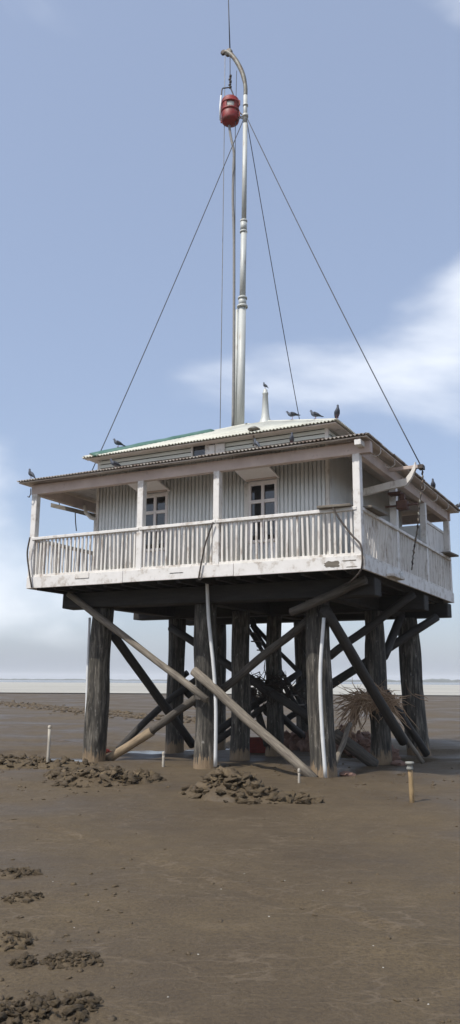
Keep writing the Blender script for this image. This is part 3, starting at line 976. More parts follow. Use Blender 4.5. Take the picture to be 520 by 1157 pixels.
brace((345, 770, 5.6), (300, 806, 4.6), 0.085, 'pole_dark')
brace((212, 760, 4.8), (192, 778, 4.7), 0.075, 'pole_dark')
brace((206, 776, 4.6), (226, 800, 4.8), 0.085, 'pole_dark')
# wooden block nailed to the middle front pile where the braces cross
q = pix_front(228, 785, 0.78); bbox('cleat', (q.x - 0.14, 0.74, q.z - 0.10), (q.x + 0.02, 0.86, q.z + 0.02), 'pole_mid', house, 0.01)
q = pix_front(426, 782, 3.4)

# white plastic pipes clipped to three of the front piles
def pipe(ctrl, r=0.026, mat='pvc', name='drain_pipe'):
    pts = smooth_path([pix_front(*c) for c in ctrl], 6)
    o = tube(name, pts, r, mat, house, 10)
    return o
pipe([(234, 656, 0.62), (236, 700, 0.74), (241.5, 755, 0.80), (244, 800, 0.82), (243.5, 866, 0.86)], 0.036)
pipe([(366, 698, 0.84), (362, 760, 0.80), (363.5, 815, 0.80), (368, 879, 0.84)], 0.034)
pipe([(101.5, 698, 1.10), (99, 760, 1.05), (96, 857, 1.02)], 0.028)
# loose cables against the fascia and posts
def cable(ctrl, r=0.016, mat='iron', name='cable'):
    return tube(name, smooth_path([pix_front(*c) for c in ctrl], 7), r, mat, house, 7)
cable([(34, 607, -0.10), (31, 625, -0.10), (33, 645, -0.09), (36, 664, -0.06)], 0.018)
cable([(241, 590, -0.06), (232, 615, -0.07), (226, 645, -0.07), (225, 655, -0.05), (229, 653, -0.05)], 0.016)
cable([(376, 573, -0.10), (384, 587, -0.09), (398, 605, -0.09), (408, 617, -0.12), (409, 640, -0.12), (402, 652, -0.03), (391, 661, 0.35)], 0.018)

# ---------------------------------------------------------------- davits on both sides
def davit(yh, pixs, w, h, mat):
    d_ = empty('davit', (0, 0, 0)); d_.parent = house
    pts = [pix_front(px, py, yh) for px, py in pixs]
    V, F = [], []
    parts = []
    for p, q in zip(pts[:-1], pts[1:]):
        pass
    for p in pts:
        V += [Vector((p.x, p.y - w, p.z - h)), Vector((p.x, p.y + w, p.z - h)), Vector((p.x, p.y + w, p.z + h)), Vector((p.x, p.y - w, p.z + h))]
    for i in range(len(pts) - 1):
        for k in range(4):
            F.append((i * 4 + k, i * 4 + (k + 1) % 4, i * 4 + 4 + (k + 1) % 4, i * 4 + 4 + k))
    F += [(3, 2, 1, 0), tuple(len(V) - 4 + k for k in range(4))]
    link('arm', data('arm', V, F), mat, d_)
    return d_, pts
dv, pts = davit(1.75, [(398, 560), (440, 549), (459, 545), (465, 537), (470, 526)], 0.045, 0.07, 'white_old')
q0, q1 = pix_front(440, 531, 1.75), pix_front(479, 527, 1.75)
bbox('tie_beam', (q0.x, 1.71, q0.z - 0.035), (q1.x, 1.79, q0.z + 0.03), 'trim', dv, 0.005)
bbox('bracket', (q1.x - 0.10, 1.66, q0.z - 0.06), (q1.x, 1.84, q0.z + 0.02), 'iron', dv, 0.004)
dl, pts = davit(1.40, [(59, 571), (85, 577), (111, 584)], 0.05, 0.05, 'plank')
q = pix_front(104, 576, 1.35)
tube('arm', [pix_front(96, 572, 1.35), pix_front(97, 579, 1.3), pix_front(103, 585, 1.3), pix_front(110, 587, 1.3)], 0.045, 'white_old', dl, 8)
tube('cord', [pix_front(85, 577, 1.38), pix_front(85.5, 590, 1.38), pix_front(86.5, 600, 1.38)], 0.012, 'iron', dl, 6)
tube('cord', [pix_front(67, 563, 1.40), pix_front(67.2, 572, 1.40)], 0.010, 'iron', dl, 6)
tube('cord', [pix_front(35, 552, -0.1), pix_front(34.8, 558, -0.1), pix_front(33, 562, -0.1), pix_front(31.5, 561, -0.1)], 0.012, 'iron', dl, 6)

# ------------------------------------------------------------------ mast with curved head
MY = YM
def mp_(px, py): return pix_front(px, py, MY)
mb = mp_(271.5, 484)
mast = empty('signal_mast', H(mb.x, mb.y, 0), -YAW, 'tall stepped grey steel mast with curved head rising from the roof', 'mast')
def ml(px, py, dy=0.0):
    p = pix_front(px, py, MY + dy)
    return p - Vector((mb.x, mb.y, 0))
def mseg(name, pxs, r, mat, n=16):
    return tube(name, [ml(*q) for q in pxs], r, mat, mast, n)
base_pt = ml(271.3, 484); base_pt.z = 7.2
tube('mast_tube', [base_pt, ml(274, 346)], [0.100, 0.093], 'galv', mast, 20)
tube('mast_tube', [ml(274, 347), ml(275.6, 258)], 0.076, 'galv', mast, 18)
tube('mast_tube', [ml(275.6, 259), ml(277.2, 140)], 0.062, 'galv', mast, 16)
tube('mast_tube', [ml(277.2, 141), ml(277.4, 108)], 0.055, 'galv', mast, 16)
for y_, r_, k in ((346.5, 0.135, 2.2), (337, 0.118, 1.8), (341.5, 0.098, 8), (262, 0.095, 1.8), (250, 0.092, 1.8), (256, 0.084, 10), (131, 0.078, 3), (119, 0.070, 2)):
    xx = 274 + (346 - y_) * 0.0155
    tube('collar', [ml(xx, y_ + k / 2), ml(xx, y_ - k / 2)], r_, 'galv', mast, 18)
hd = smooth_path([ml(*q) for q in ((277.4, 109), (277.4, 98), (274.5, 84), (269, 72), (263, 63.5), (258, 59.5), (254.5, 59))], 5)
tube('curved_head', hd, [0.054] * 8 + [0.062] * (len(hd) - 8), 'galv_old', mast, 12)
p = ml(258.5, 59.5)
o = lathe('pulley', [(0.04, -0.03), (0.11, -0.03), (0.075, 0), (0.11, 0.03), (0.04, 0.03)], 'galv_old', mast, p, 16, (math.pi / 2, 0, 0))
p = ml(252.5, 59.5)
lathe('pulley', [(0.03, -0.025), (0.075, -0.025), (0.05, 0), (0.075, 0.025), (0.03, 0.025)], 'iron', mast, p, 14, (math.pi / 2, 0, 0))
ap = ml(260, 58)
tube('whip_antenna', [ap, ml(258.8, 20), ml(257.4, -30), ml(256.5, -60)], [0.018, 0.015, 0.012, 0.010], 'wire', mast, 8)
tube('standoff', [ml(277, 132), ml(268, 132)], 0.018, 'iron', mast, 8)
tube('side_pipe', [ml(266.4, 482) , ml(268, 350)], 0.035, 'galv', mast, 10)
tube('cable_duct', smooth_path([ml(263.2, 484), ml(264.3, 400), ml(264.6, 300), ml(264.3, 260), ml(263.3, 225), ml(264, 190), ml(264.3, 172), ml(261, 155), ml(259, 142)], 5), 0.036, 'rope', mast, 8)
tube('halyard', [ml(248.8, 486), ml(251, 330), ml(253.6, 140), ml(254.4, 62)], 0.009, 'rope', mast, 6)
tube('halyard', [ml(264.8, 482), ml(265.6, 300), ml(266, 145), ml(267.5, 80)], 0.009, 'wire', mast, 6)

# ------------------------------------------------------------------ lantern
lp = mp_(260.3, 139.5)
lan = empty('signal_lantern', H(lp.x, lp.y, lp.z), -YAW, 'red round signal lantern with clear lens hung from the mast head', 'lantern')
sc_ = 1.0
def LP(name, prof, mat): return lathe(name, [(r * 0.98, z) for r, z in prof], mat, lan, (0, 0, 0), 26)
LP('lower_drum', [(0.05, 0.0), (0.19, 0.012), (0.228, 0.045), (0.245, 0.10), (0.245, 0.27), (0.225, 0.315), (0.258, 0.325), (0.258, 0.355), (0.16, 0.365)], 'lred')
LP('lens', [(0.19, 0.36), (0.205, 0.40), (0.21, 0.46), (0.205, 0.52), (0.19, 0.555)], 'lglass')
LP('upper_drum', [(0.19, 0.545), (0.252, 0.55), (0.252, 0.575), (0.238, 0.585), (0.238, 0.67), (0.222, 0.70), (0.18, 0.71), (0.18, 0.74), (0.14, 0.755), (0.04, 0.765)], 'lred')
for k in range(3):      # red shells between the three lens openings
    c0 = math.radians(-62 + 60 + 120 * k)
    V, F = [], []
    for i in range(9):
        t_ = c0 + math.radians(-33 + 66 * i / 8)
        for r_, z_ in ((0.232, 0.35), (0.232, 0.56), (0.218, 0.56), (0.218, 0.35)):
            V.append((r_ * math.cos(t_), r_ * math.sin(t_), z_))
    for i in range(8):
        for j in range(4):
            F.append((i * 4 + j, i * 4 + 4 + j, i * 4 + 4 + (j + 1) % 4, i * 4 + (j + 1) % 4))
    F += [(0, 1, 2, 3), (35, 34, 33, 32)]
    link('side_shell', data('side_shell', V, F), 'lred', lan)
for s_ in (-1, 1):
    for z_ in (0.10, 0.44):
        tube('side_lug', [(s_ * 0.23, 0, z_), (s_ * 0.275, 0, z_ + .02), (s_ * 0.275, 0, z_ + .15), (s_ * 0.23, 0, z_ + .17)], 0.02, 'lred', lan, 8)
tube('lift_rod', [(-0.17, -0.24, 0.0), (-0.17, -0.26, 0.35), (-0.165, -0.22, 0.75)], 0.024, 'pvc', lan, 8)
hoop = smooth_path([(-0.165, -0.20, 0.75), (-0.17, -0.15, 1.0), (-0.13, -0.05, 1.09), (-0.03, 0, 1.10), (0.01, 0, 1.05), (0.12, 0, 0.75)], 5)
tube('bail', hoop, 0.017, 'iron', lan, 8)
chain_top = mp_(260, 62) - lp
tube('hanging_wire', [(-0.01, 0, 1.08), chain_top], 0.012, 'wire', lan, 6)
for k in range(5):
    o = lathe('shackle', [(0.012, -0.045), (0.035, -0.03), (0.035, 0.03), (0.012, 0.045)], 'iron', lan, (-0.01 + 0.008 * (-1) ** k, 0, 1.10 + k * 0.085), 8, (0.3 * (-1) ** k, 0.3, 0))
tube('steady_line', [(0.24, 0, 0.16), (0.30, 0, 0.21), mp_(276, 132) - lp], 0.017, 'iron', lan, 6)
tube('steady_line', [(0.16, 0, 0.0), (0.30, 0, 0.06), mp_(276, 135) - lp], 0.014, 'iron', lan, 6)

# ------------------------------------------------------------------ guy wires
def guy(p_top, end, label):
    a = H(*mp_(*p_top)); c = H(*end)
    V, F = tube_vf(sag(a - c, (0, 0, 0), 0.10), 0.0115, 6)
    o = link('guy_wire', data('guy_wire', V, F, True), 'wire', None, c)
    return tag(o, label, 'guy wire', 'steel guy wires holding the mast')
gl = pix_side(104, 532, 0.4)
guy((276, 133), (gl.x, gl.y, gl.z), 'guy wire from mast top down to the left side of the roof')
guy((279, 136), (6.3, 6.0, 6.6) if False else tuple(pix_front(338.5, 474, 6.0)), 'short guy wire from mast top to the back of the upper roof')
guy((279, 133), tuple(pix_front(475, 525, 1.75)), 'long guy wire from mast top to the davit on the right side')

# hanging chain at the right davit, ending at a small shelf on the fascia
ct = pix_front(477, 527, 1.75); cb = pix_side(465, 607, LX + 0.25); cb2 = pix_front(466, 648, 1.55)
chn = empty('hanging_chain', H(*ct), -YAW, 'thin rusty chain with knots hanging from the right davit', 'chain')
path = smooth_path([Vector((0, 0, 0)), pix_front(477.5, 545, 1.75) - ct, pix_front(474, 570, 1.75) - ct, pix_front(472, 595, 1.75) - ct, pix_front(468, 620, 1.72) - ct, pix_front(465.5, 642, 1.70) - ct], 7)
tube('line', path, 0.012, 'iron', chn, 6)
for k, p in enumerate(path[3:]):
    if k % 2 == 0:
        lathe('link', [(0.008, -0.04), (0.019, -0.025), (0.019, 0.025), (0.008, 0.04)], 'galv_old' if k % 6 else 'iron', chn, p, 8, (random.uniform(-.3, .3), random.uniform(-.3, .3), 0))
# small shelf bracket on the right fascia
q = pix_side(449, 652, LX + 0.10)
sh = empty('fascia_bracket', (0, 0, 0)); sh.parent = house
bbox('arm', (LX + 0.03, q.y - 0.45, q.z - 0.03), (LX + 0.16, q.y + 0.30, q.z + 0.02), 'white_old', sh, 0.006)
lathe('insulator', [(0.03, 0), (0.05, 0.02), (0.03, 0.05), (0.05, 0.08), (0.02, 0.11)], 'pvc', sh, (LX + 0.10, q.y + 0.26, q.z + 0.02), 12)
# rusty winch box by the right wall
q = pix_front(455, 571, 2.1)
wb = empty('winch', (q.x, q.y, q.z)); wb.parent = house
bbox('housing', (-0.11, -0.10, -0.09), (0.11, 0.10, 0.09), 'rust', wb, 0.02)
tube('axle', [(-0.35, 0, 0.0), (0.30, 0, 0.0)], 0.022, 'rust', wb, 10)
bbox('mounting_plate', (-0.26, -0.10, 0.22), (0.0, 0.10, 0.27), 'rust', wb, 0.005)
bbox('bracket', (-0.05, -0.05, 0.10), (0.05, 0.05, 0.23), 'rust', wb, 0.005)

# planks laid over the handrail
def plank(p0, p1, w, label, rz=0.0):
    a, c = Vector(p0), Vector(p1)
    ln = (c - a).length
    me = data('plank', *box_vf(-ln / 2, ln / 2, -w / 2, w / 2, -0.022, 0.022))
    o = link('plank', me, 'plank', None, H(*((a + c) / 2)), (0, 0, -YAW + math.atan2(c.y - a.y, c.x - a.x)))
    bm = bmesh.new(); bm.from_mesh(me); bmesh.ops.bevel(bm, geom=bm.edges[:], offset=0.006, segments=1, affect='EDGES'); bm.to_mesh(me); bm.free()
    return tag(o, label, 'plank', 'planks laid on the handrail')
plank((LX - 0.78, -0.03, 4.672), (LX - 0.17, 0.02, 4.672), 0.24, 'grey plank lying on the front handrail beside the near corner post')
plank((LX - 0.02, 0.20, 4.672), (LX + 0.02, 1.05, 4.672), 0.30, 'grey plank lying on the right handrail beside the near corner post')
plank((LX + 0.0, 6.05, 4.672), (LX + 0.06, 6.75, 4.672), 0.34, 'short plank lying on the right handrail at its far end')

# green sheet lying along the left hip of the upper roof
g0, g1 = on_roof_front(122, 510.5), on_roof_front(231, 490)
nn = Vector((0, -(ZA - ZE), YM - UE[1])).normalized()
h0, h1 = Vector((UE[0] + 0.12, UE[1] + 0.12, ZE + 0.05)), Vector((XM - 0.95, YM - 0.60, ZA - 0.255))
dd = (h1 - h0).normalized(); sd = nn.cross(dd).normalized()
if sd.z > 0: sd = -sd
V, F = [], []
K = 18
for i in range(K + 1):
    p = h0.lerp(h1, i / K)
    for j, w_ in enumerate((-0.08, 0.04, 0.17, 0.32)):
        up = (0.06, 0.075, 0.055, 0.02)[j] + 0.02 * mn.noise((i * 0.6, j, 3))
        V.append(p + sd * w_ + nn * up)
for i in range(K):
    for j in range(3):
        q = i * 4 + j
        F.append((q, q + 1, q + 5, q + 4))
c = V[0].copy()
o = link('roof_cover', data('roof_cover', [v_ - c for v_ in V], F, True), 'green', None, H(*c), (0, 0, -YAW))
md = o.modifiers.new('thickness', 'SOLIDIFY'); md.thickness = 0.03; md.offset = -1
tag(o, 'long green cover strip lying along the left slope of the upper roof', 'roof cover')

# ------------------------------------------------------------------ pigeons
def pigeon_mesh(upright):
    # body as one continuous surface lofted along a spine from tail to crown
    sp = [(-0.215, 0.035, 0.010, 0.004), (-0.17, 0.050, 0.030, 0.008), (-0.12, 0.075, 0.040, 0.022), (-0.07, 0.100, 0.056, 0.046), (-0.01, 0.118, 0.066, 0.064), (0.045, 0.132, 0.064, 0.068),
          (0.085, 0.155, 0.048, 0.054), (0.105, 0.185, 0.034, 0.036), (0.115, 0.212, 0.029, 0.029), (0.124, 0.234, 0.029, 0.028), (0.135, 0.250, 0.024, 0.021), (0.143, 0.258, 0.010, 0.009)]
    pts = [Vector((x, 0, z)) for x, z, _, _ in sp]
    if upright:
        rot = Matrix.Rotation(-upright, 3, 'Y')
        head = pts[5].copy()
        pts = [rot @ (p - Vector((0, 0, 0.10))) + Vector((0, 0, 0.115 + 0.02)) for p in pts]
    n = 12
    V, F = [], []
    for i, p in enumerate(pts):
        d = (pts[min(i + 1, len(pts) - 1)] - pts[max(i - 1, 0)]).normalized()
        y = Vector((0, 1, 0)); u = d.cross(y).normalized()
        for k in range(n):
            a = 2 * math.pi * k / n
            V.append(p + y * (math.cos(a) * sp[i][2]) + u * (math.sin(a) * sp[i][3]))
    for i in range(len(pts) - 1):
        for k in range(n):
            k2 = (k + 1) % n
            F.append((i * n + k, i * n + k2, (i + 1) * n + k2, (i + 1) * n + k))
    F += [tuple(reversed(range(n))), tuple((len(pts) - 1) * n + k for k in range(n))]
    return V, F, pts
def pigeon_kit(up):
    V, F, pts = pigeon_mesh(up)
    body = data('pigeon_body', V, F, True); body.materials.append(MAT['pigeon'])
    hd_, nk = pts[9], pts[8]
    fwd = Vector((1, 0, -0.15)).normalized()
    v, f = tube_vf([hd_ + Vector((0.018, 0, 0.004)), hd_ + Vector((0.036, 0, 0.0)), hd_ + Vector((0.050, 0, -0.008))], [0.009, 0.006, 0.002], 6)
    beak = data('beak', v, f, True); beak.materials.append(MAT['beak'])
    wings = []
    for s in (-1, 1):
        V2, F2 = [], []
        ctr = [(5, 0.9, 0.2), (4, 1.02, 0.35), (3, 1.02, 0.45), (2, 1.0, 0.5), (1, 0.75, 0.5), (0, 0.5, 0.4)]
        for k, (i, wy, hz) in enumerate(ctr):
            p = pts[i]
            y = s * (sp_w[i] * wy + 0.006)
            th = (0.030, 0.045, 0.042, 0.030, 0.018, 0.006)[k]
            V2 += [p + Vector((0, y * 0.55, sp_h[i] * 0.9 + 0.006)), p + Vector((0, y, th * 0.5)), p + Vector((0, y * 0.96, -th * 0.6)), p + Vector((0, y * 0.6, 0))]
        for k in range(len(ctr) - 1):
            for j in range(4):
                F2.append((k * 4 + j, k * 4 + (j + 1) % 4, k * 4 + 4 + (j + 1) % 4, k * 4 + 4 + j))
        F2 += [(0, 1, 2, 3), tuple(len(V2) - 4 + j for j in range(4))]
        w = data('wing', V2, F2, True); w.materials.append(MAT['pigeon_dark'])
        wings.append(w)
    legs = []
    for s in (-1, 1):
        parts = [tube_vf([(0.01, s * 0.025, 0.085), (0.004, s * 0.026, 0.045), (0.008, s * 0.026, 0.006)], [0.008, 0.005, 0.004], 6)]
        for a in (-0.5, 0, 0.5, math.pi):
            parts.append(tube_vf([(0.008, s * 0.026, 0.006), (0.008 + 0.028 * math.cos(a), s * 0.026 + 0.028 * math.sin(a), 0.003)], 0.0035, 5))
        lg = data('leg', *join_vf(parts)); lg.materials.append(MAT['legs'])
        legs.append(lg)
    return body, beak, wings, legs
sp_w = [0.010, 0.030, 0.040, 0.056, 0.066, 0.064]
sp_h = [0.004, 0.008, 0.022, 0.046, 0.064, 0.068]
KITS = [pigeon_kit(0.0), pigeon_kit(0.35), pigeon_kit(-0.25)]
def pigeon(loc, heading, kit, label, s=0.76):
    body, beak, wings, legs = KITS[kit]
    r = empty('pigeon', loc, heading, label, 'pigeon', 'pigeons perched on the roofs')
    r.scale = (s, s, s)
    link('body', body, None, r); link('beak', beak, None, r)
    for w in wings: link('wing', w, None, r)
    for l in legs: link('leg', l, None, r)
    return r
def up_roof(px, py): return H(*on_roof_front(px, py)) + Vector((0, 0, 0.012))
def low_roof(px, py):
    n = Vector((0, -(6.215 - 5.875), WY0 + OV)).normalized()
    nw = AX * n.x + AY * n.y + Vector((0, 0, n.z))
    return pix_plane(px, py, H(0, -OV, 5.875), nw) + Vector((0, 0, 0.012))
PI = math.pi
def hip_pt(t_): return H(*(Vector((UE[2], UE[1], ZE)).lerp(Vector((XM + .25, YM, ZA)), t_))) + Vector((0, 0, 0.035))
def eave_front(px, v=0.06):
    # a point on the veranda roof just behind the front eave, under pixel column px
    q = pix_front(px, 510, -OV + v)
    return H(q.x, -OV + v, 5.875 + v * 0.279 + 0.012)
def near_hip(px):
    best = min((hip_pt(k / 100) for k in range(101)), key=lambda P: abs((lambda d: PW / 2 + FPX * d.dot(R2) / d.dot(_F))(P - E0) - px))
    return best
pigeon(near_hip(331), PI - 0.1, 2, 'pigeon crouching with lowered head on the upper roof beside the vent')
pigeon(near_hip(357), PI - 0.35, 0, 'pigeon facing left, middle of the three on the upper roof right edge')
pigeon(near_hip(389), -PI / 2 + 0.1, 1, 'pigeon facing the camera at the right corner of the upper roof')
gc = V[4 * 5 + 1]
gp_ = H(*V[4 * 4 + 1])
pigeon(gp_ + Vector((0, 0, 0.005)), PI + 0.05, 0, 'pigeon standing on the green roof cover at the left')
pigeon(eave_front(37, 0.10), PI - 0.5, 1, 'pigeon at the far left corner of the veranda roof')
q = pix_side(489.5, 548, LX + OV - 0.05); pigeon(H(LX + OV - 0.05, q.y, 5.905), -PI / 2 - 0.3, 1, 'pigeon on the right veranda eave, beyond the guy wire')
q = pix_side(516, 560, LX + OV - 0.05); pigeon(H(LX + OV - 0.05, q.y, 5.905), -PI / 2 + 0.9, 0, 'pigeon at the far end of the right veranda eave')
pigeon(H(VX, YM, vb + 0.928), PI - 0.6, 1, 'small pigeon perched on the tip of the roof vent', 0.55)
pigeon(eave_front(290, 0.22), PI - 0.9, 1, 'pigeon on the front veranda roof below the roof lamp', 0.62)
pigeon(eave_front(330, 0.18), -PI / 2, 1, 'pigeon on the front veranda roof below the vent, right of the lamp', 0.62)
pigeon(eave_front(131, 0.16), PI, 0, 'pigeon on the front veranda roof near its left end')

# ------------------------------------------------------------------ ladder leaning among the rear piles
la, lb = pix_front(281, 706, 5.2), pix_front(352, 818, 5.0)
lad = empty('wooden_ladder', H(lb.x, lb.y, lb.z), -YAW, 'dark wooden ladder slanting down between the rear piles', 'ladder')
dv_ = la - lb
for s in (-0.17, 0.17):
    tube('stile', [Vector((0, s, 0)), dv_ + Vector((0, s, 0))], 0.05, 'pole_dark', lad, 6)
for k in range(1, 11):
    p = dv_ * (k / 11)
    bbox('rung', (p.x - 0.08, -0.16, p.z - 0.015), (p.x + 0.08, 0.16, p.z + 0.015), 'plank', lad, 0.004)

# ------------------------------------------------------------------ brush, stones, crate under the house
def twigs(name, org, specs, mat, label, cat):
    """specs: (count, spread of roots, main direction, cone, length range, radius)"""
    rg = random.Random(hash(name) % 1000 if False else len(name) * 31 + len(specs))
    parts = []
    for cnt, root, spread, dirn, cone, l0, l1, r in specs:
        for i in range(cnt):
            p = Vector(root) + Vector([rg.gauss(0, s) for s in spread])
            d = (Vector(dirn) + Vector([rg.gauss(0, cone) for _ in range(3)])).normalized()
            ln = rg.uniform(l0, l1)
            pts = [p]
            for k in range(4):
                d = (d + Vector([rg.gauss(0, 0.26) for _ in range(3)]) + Vector((0, 0, -0.03))).normalized()
                pts.append(pts[-1] + d * ln / 4)
            rr = r * rg.uniform(0.6, 1.3)
            parts.append(tube_vf(pts, [rr, rr * 0.9, rr * 0.8, rr * 0.6, rr * 0.35], 4))
    o = link(name, data(name, *join_vf(parts)), mat, None, org, (0, 0, -YAW))
    return tag(o, label, cat)
bq = pix_front(432, 786, 3.6)
twigs('brush_bundle', H(*bq), [
    (120, (-0.05, 0, -0.06), (0.26, 0.10, 0.06), (-1, -0.1, 0.03), 0.16, 0.35, 0.85, 0.010),
    (90, (-0.15, 0, -0.05), (0.28, 0.10, 0.06), (0.8, 0.1, -0.1), 0.45, 0.2, 0.5, 0.010),
    (60, (-0.10, 0, -0.08), (0.25, 0.08, 0.05), (-0.2, 0, -0.8), 0.45, 0.12, 0.30, 0.010),
    (60, (-0.50, -0.1, -0.10), (0.08, 0.08, 0.06), (-0.42, -0.1, -0.9), 0.10, 0.5, 0.95, 0.012),
    (14, (-0.25, -0.05, -0.1), (0.06, 0.06, 0.05), (-0.1, 0, -1), 0.15, 0.3, 0.55, 0.014),
    (7, (0.0, 0, 0.0), (0.05, 0.05, 0.05), (0.05, 0, 1), 0.25, 0.20, 0.38, 0.014),
    (8, (0.1, 0, -0.1), (0.1, 0.06, 0.05), (0.6, 0, -0.7), 0.2, 0.4, 0.8, 0.020)],
    'brush', 'bundle of dry brown brushwood tied to the right-hand brace', 'brushwood')
bq2 = pix_front(302, 775, 4.0)
twigs('brush_bundle', H(*bq2), [
    (130, (0, 0, 0), (0.26, 0.16, 0.13), (0.3, 0, -0.2), 0.9, 0.25, 0.6, 0.013),
    (40, (-0.2, 0, 0.05), (0.2, 0.1, 0.08), (0, 0, -1), 0.5, 0.2, 0.5, 0.012)],
    'twig', 'dark tangle of twigs caught among the middle piles', 'brushwood')
q = pix_front(427.5, 789, 2.2)

def lump(seed, sub=2, amp=0.35, flat=0.7, freq=1.6):
    bm = bmesh.new()
    bmesh.ops.create_icosphere(bm, subdivisions=sub, radius=1.0)
    for v_ in bm.verts:
        c_ = v_.co.copy()
        k = 1 + amp * mn.noise(c_ * freq + Vector((seed * 7.3, 0, 0))) + amp * 0.5 * mn.noise(c_ * freq * 2.3 + Vector((0, seed * 3.1, 0)))
        cell = mn.cell(c_ * 1.3 + Vector((seed, seed, 0))) * 0.10
        v_.co = c_ * (k + cell)
        v_.co.z *= flat
    me_ = bpy.data.meshes.new('lump')
    bm.to_mesh(me_); bm.free()
    me_.polygons.foreach_set('use_smooth', [True] * len(me_.polygons))
    return me_
ST = []
for k in range(5):
    me_ = lump(k + 1, 2, 0.5, 0.75, 1.1); me_.materials.append(MAT['stone']); ST.append(me_)
    me_.polygons.foreach_set('use_smooth', [False] * len(me_.polygons))
rg = random.Random(5)
def stones(px0, px1, py, yh0, yh1, cnt, smin, smax, zmax, label):
    for k in range(cnt):
        y = rg.uniform(yh0, yh1)
        q = pix_front(rg.uniform(px0, px1), py, y)
        w = H(q.x, q.y)
        s = rg.uniform(smin, smax)
        z = gz(w.x, w.y) + s * 0.4 + rg.random() ** 1.5 * zmax
        o = link('stone', ST[rg.randrange(5)], None, None, (w.x, w.y, z), (rg.uniform(0, 6), rg.uniform(0, 6), rg.uniform(0, 6)), (s, s * rg.uniform(.7, 1), s * rg.uniform(.7, 1)))
        tag(o, label, 'stone', 'reddish stones heaped under the house')
stones(380, 422, 830, 5.2, 6.4, 34, 0.10, 0.20, 0.42, 'reddish brown stone in the heap behind the right-hand brushwood')
stones(322, 352, 825, 5.4, 6.4, 20, 0.10, 0.19, 0.42, 'reddish brown stone in the heap behind the near corner pile')
stones(430, 448, 845, 4.9, 5.4, 7, 0.10, 0.18, 0.10, 'reddish stone lying between the two right-hand piles')
for px, py, s, lab in ((391, 873, 0.13, 'flat reddish stone in the mud just right of the near corner pile'), (450, 861, 0.16, 'flat reddish stone in the mud between the right-hand piles')):
    w = pix_ground(px, py)
    o = link('stone', ST[2], None, None, (w.x, w.y, gz(w.x, w.y) + 0.03), (0, 0, 1.0), (s * 1.3, s, s * 0.6)); tag(o, lab, 'stone')
# red plastic crate behind the centre pile
q = pix_front(288, 845, 4.9); w = H(q.x, q.y)
cr_ = empty('plastic_crate', (w.x, w.y, gz(w.x, w.y)), 0.3, 'faded red crate standing behind the centre pile', 'crate')
for lo, hi in (((-.26, -.2, 0), (.26, .2, .02)), ((-.26, -.2, .02), (-.24, .2, .34)), ((.24, -.2, .02), (.26, .2, .34)), ((-.24, -.2, .02), (.24, -.18, .34)), ((-.24, .18, .02), (.24, .2, .34))):
    bbox('panel', lo, hi, 'brickred', cr_, 0.004)
for z in (0.10, 0.20, 0.33):
    bbox('rib', (-.27, -.212, z - .012), (.27, -.2005, z + .012), 'brickred', cr_, 0.003)
w = pix_ground(118, 850)
o = link('plastic_scrap', lump(31, 2, 0.6, 0.35, 1.5), 'brickred', None, (w.x, w.y, gz(w.x, w.y) + 0.03), (0.2, 0.1, 0.5), (0.20, 0.12, 0.16)); tag(o, 'crumpled red plastic scrap lying behind the left front pile', 'scrap')

# ------------------------------------------------------------------ stakes in the mud
def stake(px, py_base, py_top, r, mat, label, cap=False, lean=0.0):
    w = pix_ground(px, py_base)
    d = (w - E0).length
    h = (py_base - py_top) * d / FPX * 1.02
    r_ = empty('stake', (w.x, w.y, gz(w.x, w.y)), 0.4, label, 'stake')
    pts = [(0, 0, -0.25), (lean * 0.3, 0.0, h * 0.3), (lean * 0.6 + .004, 0.003, h * 0.6), (lean, 0, h)]
    tube('shaft', pts, [r, r * 1.03, r * 0.97, r], mat, r_, 10)
    if cap:
        lathe('cap', [(r * 1.0, h - 0.10), (r * 1.35, h - 0.095), (r * 1.35, h - 0.07), (r * 1.1, h - 0.06), (r * 1.15, h - 0.025), (r * 1.75, h - 0.02), (r * 1.75, h + 0.008), (r * 1.0, h + 0.012)], 'cap_grey', r_, (lean, 0, 0), 16)
    else:
        lathe('tip', [(r * 1.02, h - 0.04), (r * 1.12, h - 0.03), (r * 1.1, h + 0.01), (r * 0.6, h + 0.025)], mat, r_, (lean, 0, 0), 10)
    return r_
stake(54, 866, 827, 0.030, 'stake_pale', 'thin pale stake standing in rough mud at the far left')
stake(184.5, 866, 852, 0.026, 'stake_pale', 'short pale stake between the two left front piles')
stake(338, 885, 872, 0.020, 'stake_pale', 'short thin stake at the foot of the leaning brace')
stake(466, 906, 867, 0.036, 'stake_yellow', 'yellow stake with a grey flat cap at the right', True, -0.02)

